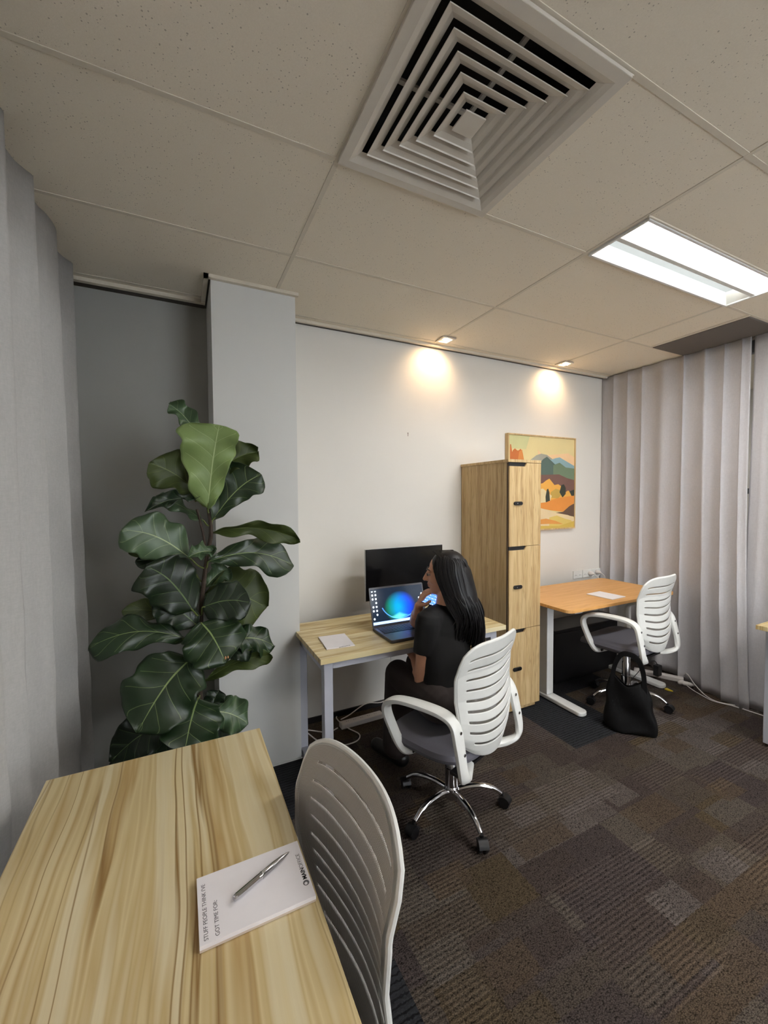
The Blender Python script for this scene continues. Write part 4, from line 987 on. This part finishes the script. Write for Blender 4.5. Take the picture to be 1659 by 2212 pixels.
for sh, el in ((shL, elL), (shR, elR)):
    d_ = (el-sh); m4 = Matrix.Translation(sh) @ d_.to_track_quat('Z', 'Y').to_matrix().to_4x4(); s.lathe([(.034, -.052), (.058, -.034), (.067, 0), (.066, d_.length*.3), (.066, d_.length*.50), (.065, d_.length*.505)], 20, m4)
bake(s, 'tshirt', M['shirt'], person, .0055, 2)
p = MB(); p.ell((0, 0, .0), (.172, .125, .098), TM(pel))
for h, k, a in ((hipL, knL, anL), (hipR, knR, anR)):
    p.capsule(h, k, .092, .074); p.capsule(k, a+V((0, 0, .02)), .074, .082)
bake(p, 'trousers', M['trouser'], person, .006, 3)
for a in (anL, anR):
    sh_ = MB(); sh_.capsule(a+V((.01, -.03, -.052)), a+V((-.05, .16, -.060)), .045, .036); bake(sh_, 'shoe', M['black'], person, .005, 2)
def pchild(mb, name, mat, **k):
    o = mb.obj(name, mat, person, **k); o.matrix_parent_inverse = person.matrix_world.inverted(); return o
for s_ in (-1, 1):
    e = MB().ell((s_*.030, .076, .004), (.011, .0105, .0055), HM, 14); eo = pchild(e, 'eye', M['eyewhite'])
    e = MB().ell((s_*.030, .0835, .003), (.0062, .0062, .0062), HM, 12); ic = pchild(e, 'iris', M['eyedark'])
    e = MB().tube([HM @ V((s_*x, y, z)) for x, y, z in ((.014, .090, .027), (.028, .088, .033), (.044, .076, .030), (.050, .068, .025))], [.0018, .0032, .0028, .001], 6); pchild(e, 'eyebrow', M['eyedark'])
    e = MB().tube([HM @ V((s_*x, y, z)) for x, y, z in ((.018, .087, .008), (.030, .090, .0105), (.042, .082, .006))], [.0012, .002, .0012], 6); pchild(e, 'eyelash', M['eyedark'])
e = MB().capsule(HM @ V((-.015, .0865, -.047)), HM @ V((.015, .0865, -.047)), .0052, .0052, 10); e.capsule(HM @ V((-.013, .0850, -.0560)), HM @ V((.013, .0850, -.0560)), .0058, .0058, 10); pchild(e, 'lips', M['lips'])
# hair: scalp mass and flowing locks
h = MB(); h.ell((0, -.022, .036), (.088, .094, .088), HM)
h.ell((.0, -.058, -.03), (.080, .062, .095), HM)
tail = V((1.375, 1.665, .74))
for a, c, r1, r2_ in ((hc+V((.045, -.040, .0)), hc+V((.070, -.070, -.11)), .078, .068), (hc+V((.070, -.070, -.11)), V((1.305, 1.672, .86)), .068, .060), (V((1.305, 1.672, .86)), V((1.325, 1.660, .77)), .060, .045)): h.capsule(a, c, r1, r2_, 20)
h.capsule(hc+V((.0, -.055, -.02)), V((1.235, 1.668, .92)), .055, .040)
bake(h, 'hair', M['hair'], person, .006, 8, .6)
rs = random.Random(4); lk = MB()
for i in range(420):
    a = rs.uniform(-PI*.74, PI*.74)                       # angle around the head, 0 = back
    hd = -hf*math.cos(a)+hr*math.sin(a); hd.z = 0; hd.normalize()
    rr_ = .094+rs.uniform(-.003, .007); sd = hd.dot(lat); bk = -hd.dot(fw)
    p0 = HM @ V((rs.uniform(-.010, .010), .05-.10*rs.random(), .118))
    p1 = hc+hd*rr_*.80+hu*.080-hf*.018; p2 = hc+hd*rr_*1.02+hu*.015-hf*.020; p3 = hc+hd*rr_*.93-V((0, 0, .075))-hf*.018+V((.018, -.022, 0))
    q = max(0, min(1, .5+.5*sd))
    endz = rs.uniform(.69, .79)+(.10*(1-q) if sd < 0 else 0)
    ctr = V((1.200, 1.640, 0)).lerp(V((1.370, 1.668, 0)), q**.8)
    end = ctr-fw*(.012+.035*max(0, bk)*rs.random())+lat*rs.uniform(-.018, .018); end.z = endz
    if rs.random() < .12: end.z += .06
    mid1 = p3.lerp(end, .36)+hd*.010-fw*.012; mid1.z = p3.z+(end.z-p3.z)*.34
    mid2 = p3.lerp(end, .70)-fw*.020+lat*.008; mid2.z = p3.z+(end.z-p3.z)*.68
    path = cat_rom([p0, p1, p2, p3, mid1, mid2, end, end+V((-.012, .012, -.028))*rs.uniform(.2, 1.2)], 4); n = len(path)
    lk.tube(path, [max(.0005, (.0042+.0014*math.sin(i))*min(1, (1-jj/n)*3.2+.08)) for jj in range(n)], 5)
pchild(lk, 'hair_locks', M['hair'])
# phone in her right hand
pc = V((1.172, 1.805, .948)); n_ = V((-.35, -.72, .60)).normalized(); ua = V((.62, -.1, -.42)); ua = (ua-n_*ua.dot(n_)).normalized(); va = n_.cross(ua)
PM = Matrix(((va.x, ua.x, n_.x, pc.x), (va.y, ua.y, n_.y, pc.y), (va.z, ua.z, n_.z, pc.z), (0, 0, 0, 1)))
ph = thing('mobile_phone', 'mobile phone with lit blue screen held near her chin', 'phone', pc); bpy.context.view_layer.update()
o = MB().prism(rr_poly(-.035, .035, -.055, .085, .009), -.0045, .0035, 'Z', PM).obj('phone_body', M['black'], ph, bevel=.0012); o.matrix_parent_inverse = ph.matrix_world.inverted()
s = MB(); s.add([(-.032, -.051, .0040), (.032, -.051, .0040), (.032, .081, .0040), (-.032, .081, .0040)], [(0, 1, 2, 3)], PM); s.uv = {0: (0, 0), 1: (1, 0), 2: (1, 2), 3: (0, 2)}
o = s.obj('phone_screen', M['phone_screen'], ph, smooth=False); o.matrix_parent_inverse = ph.matrix_world.inverted()
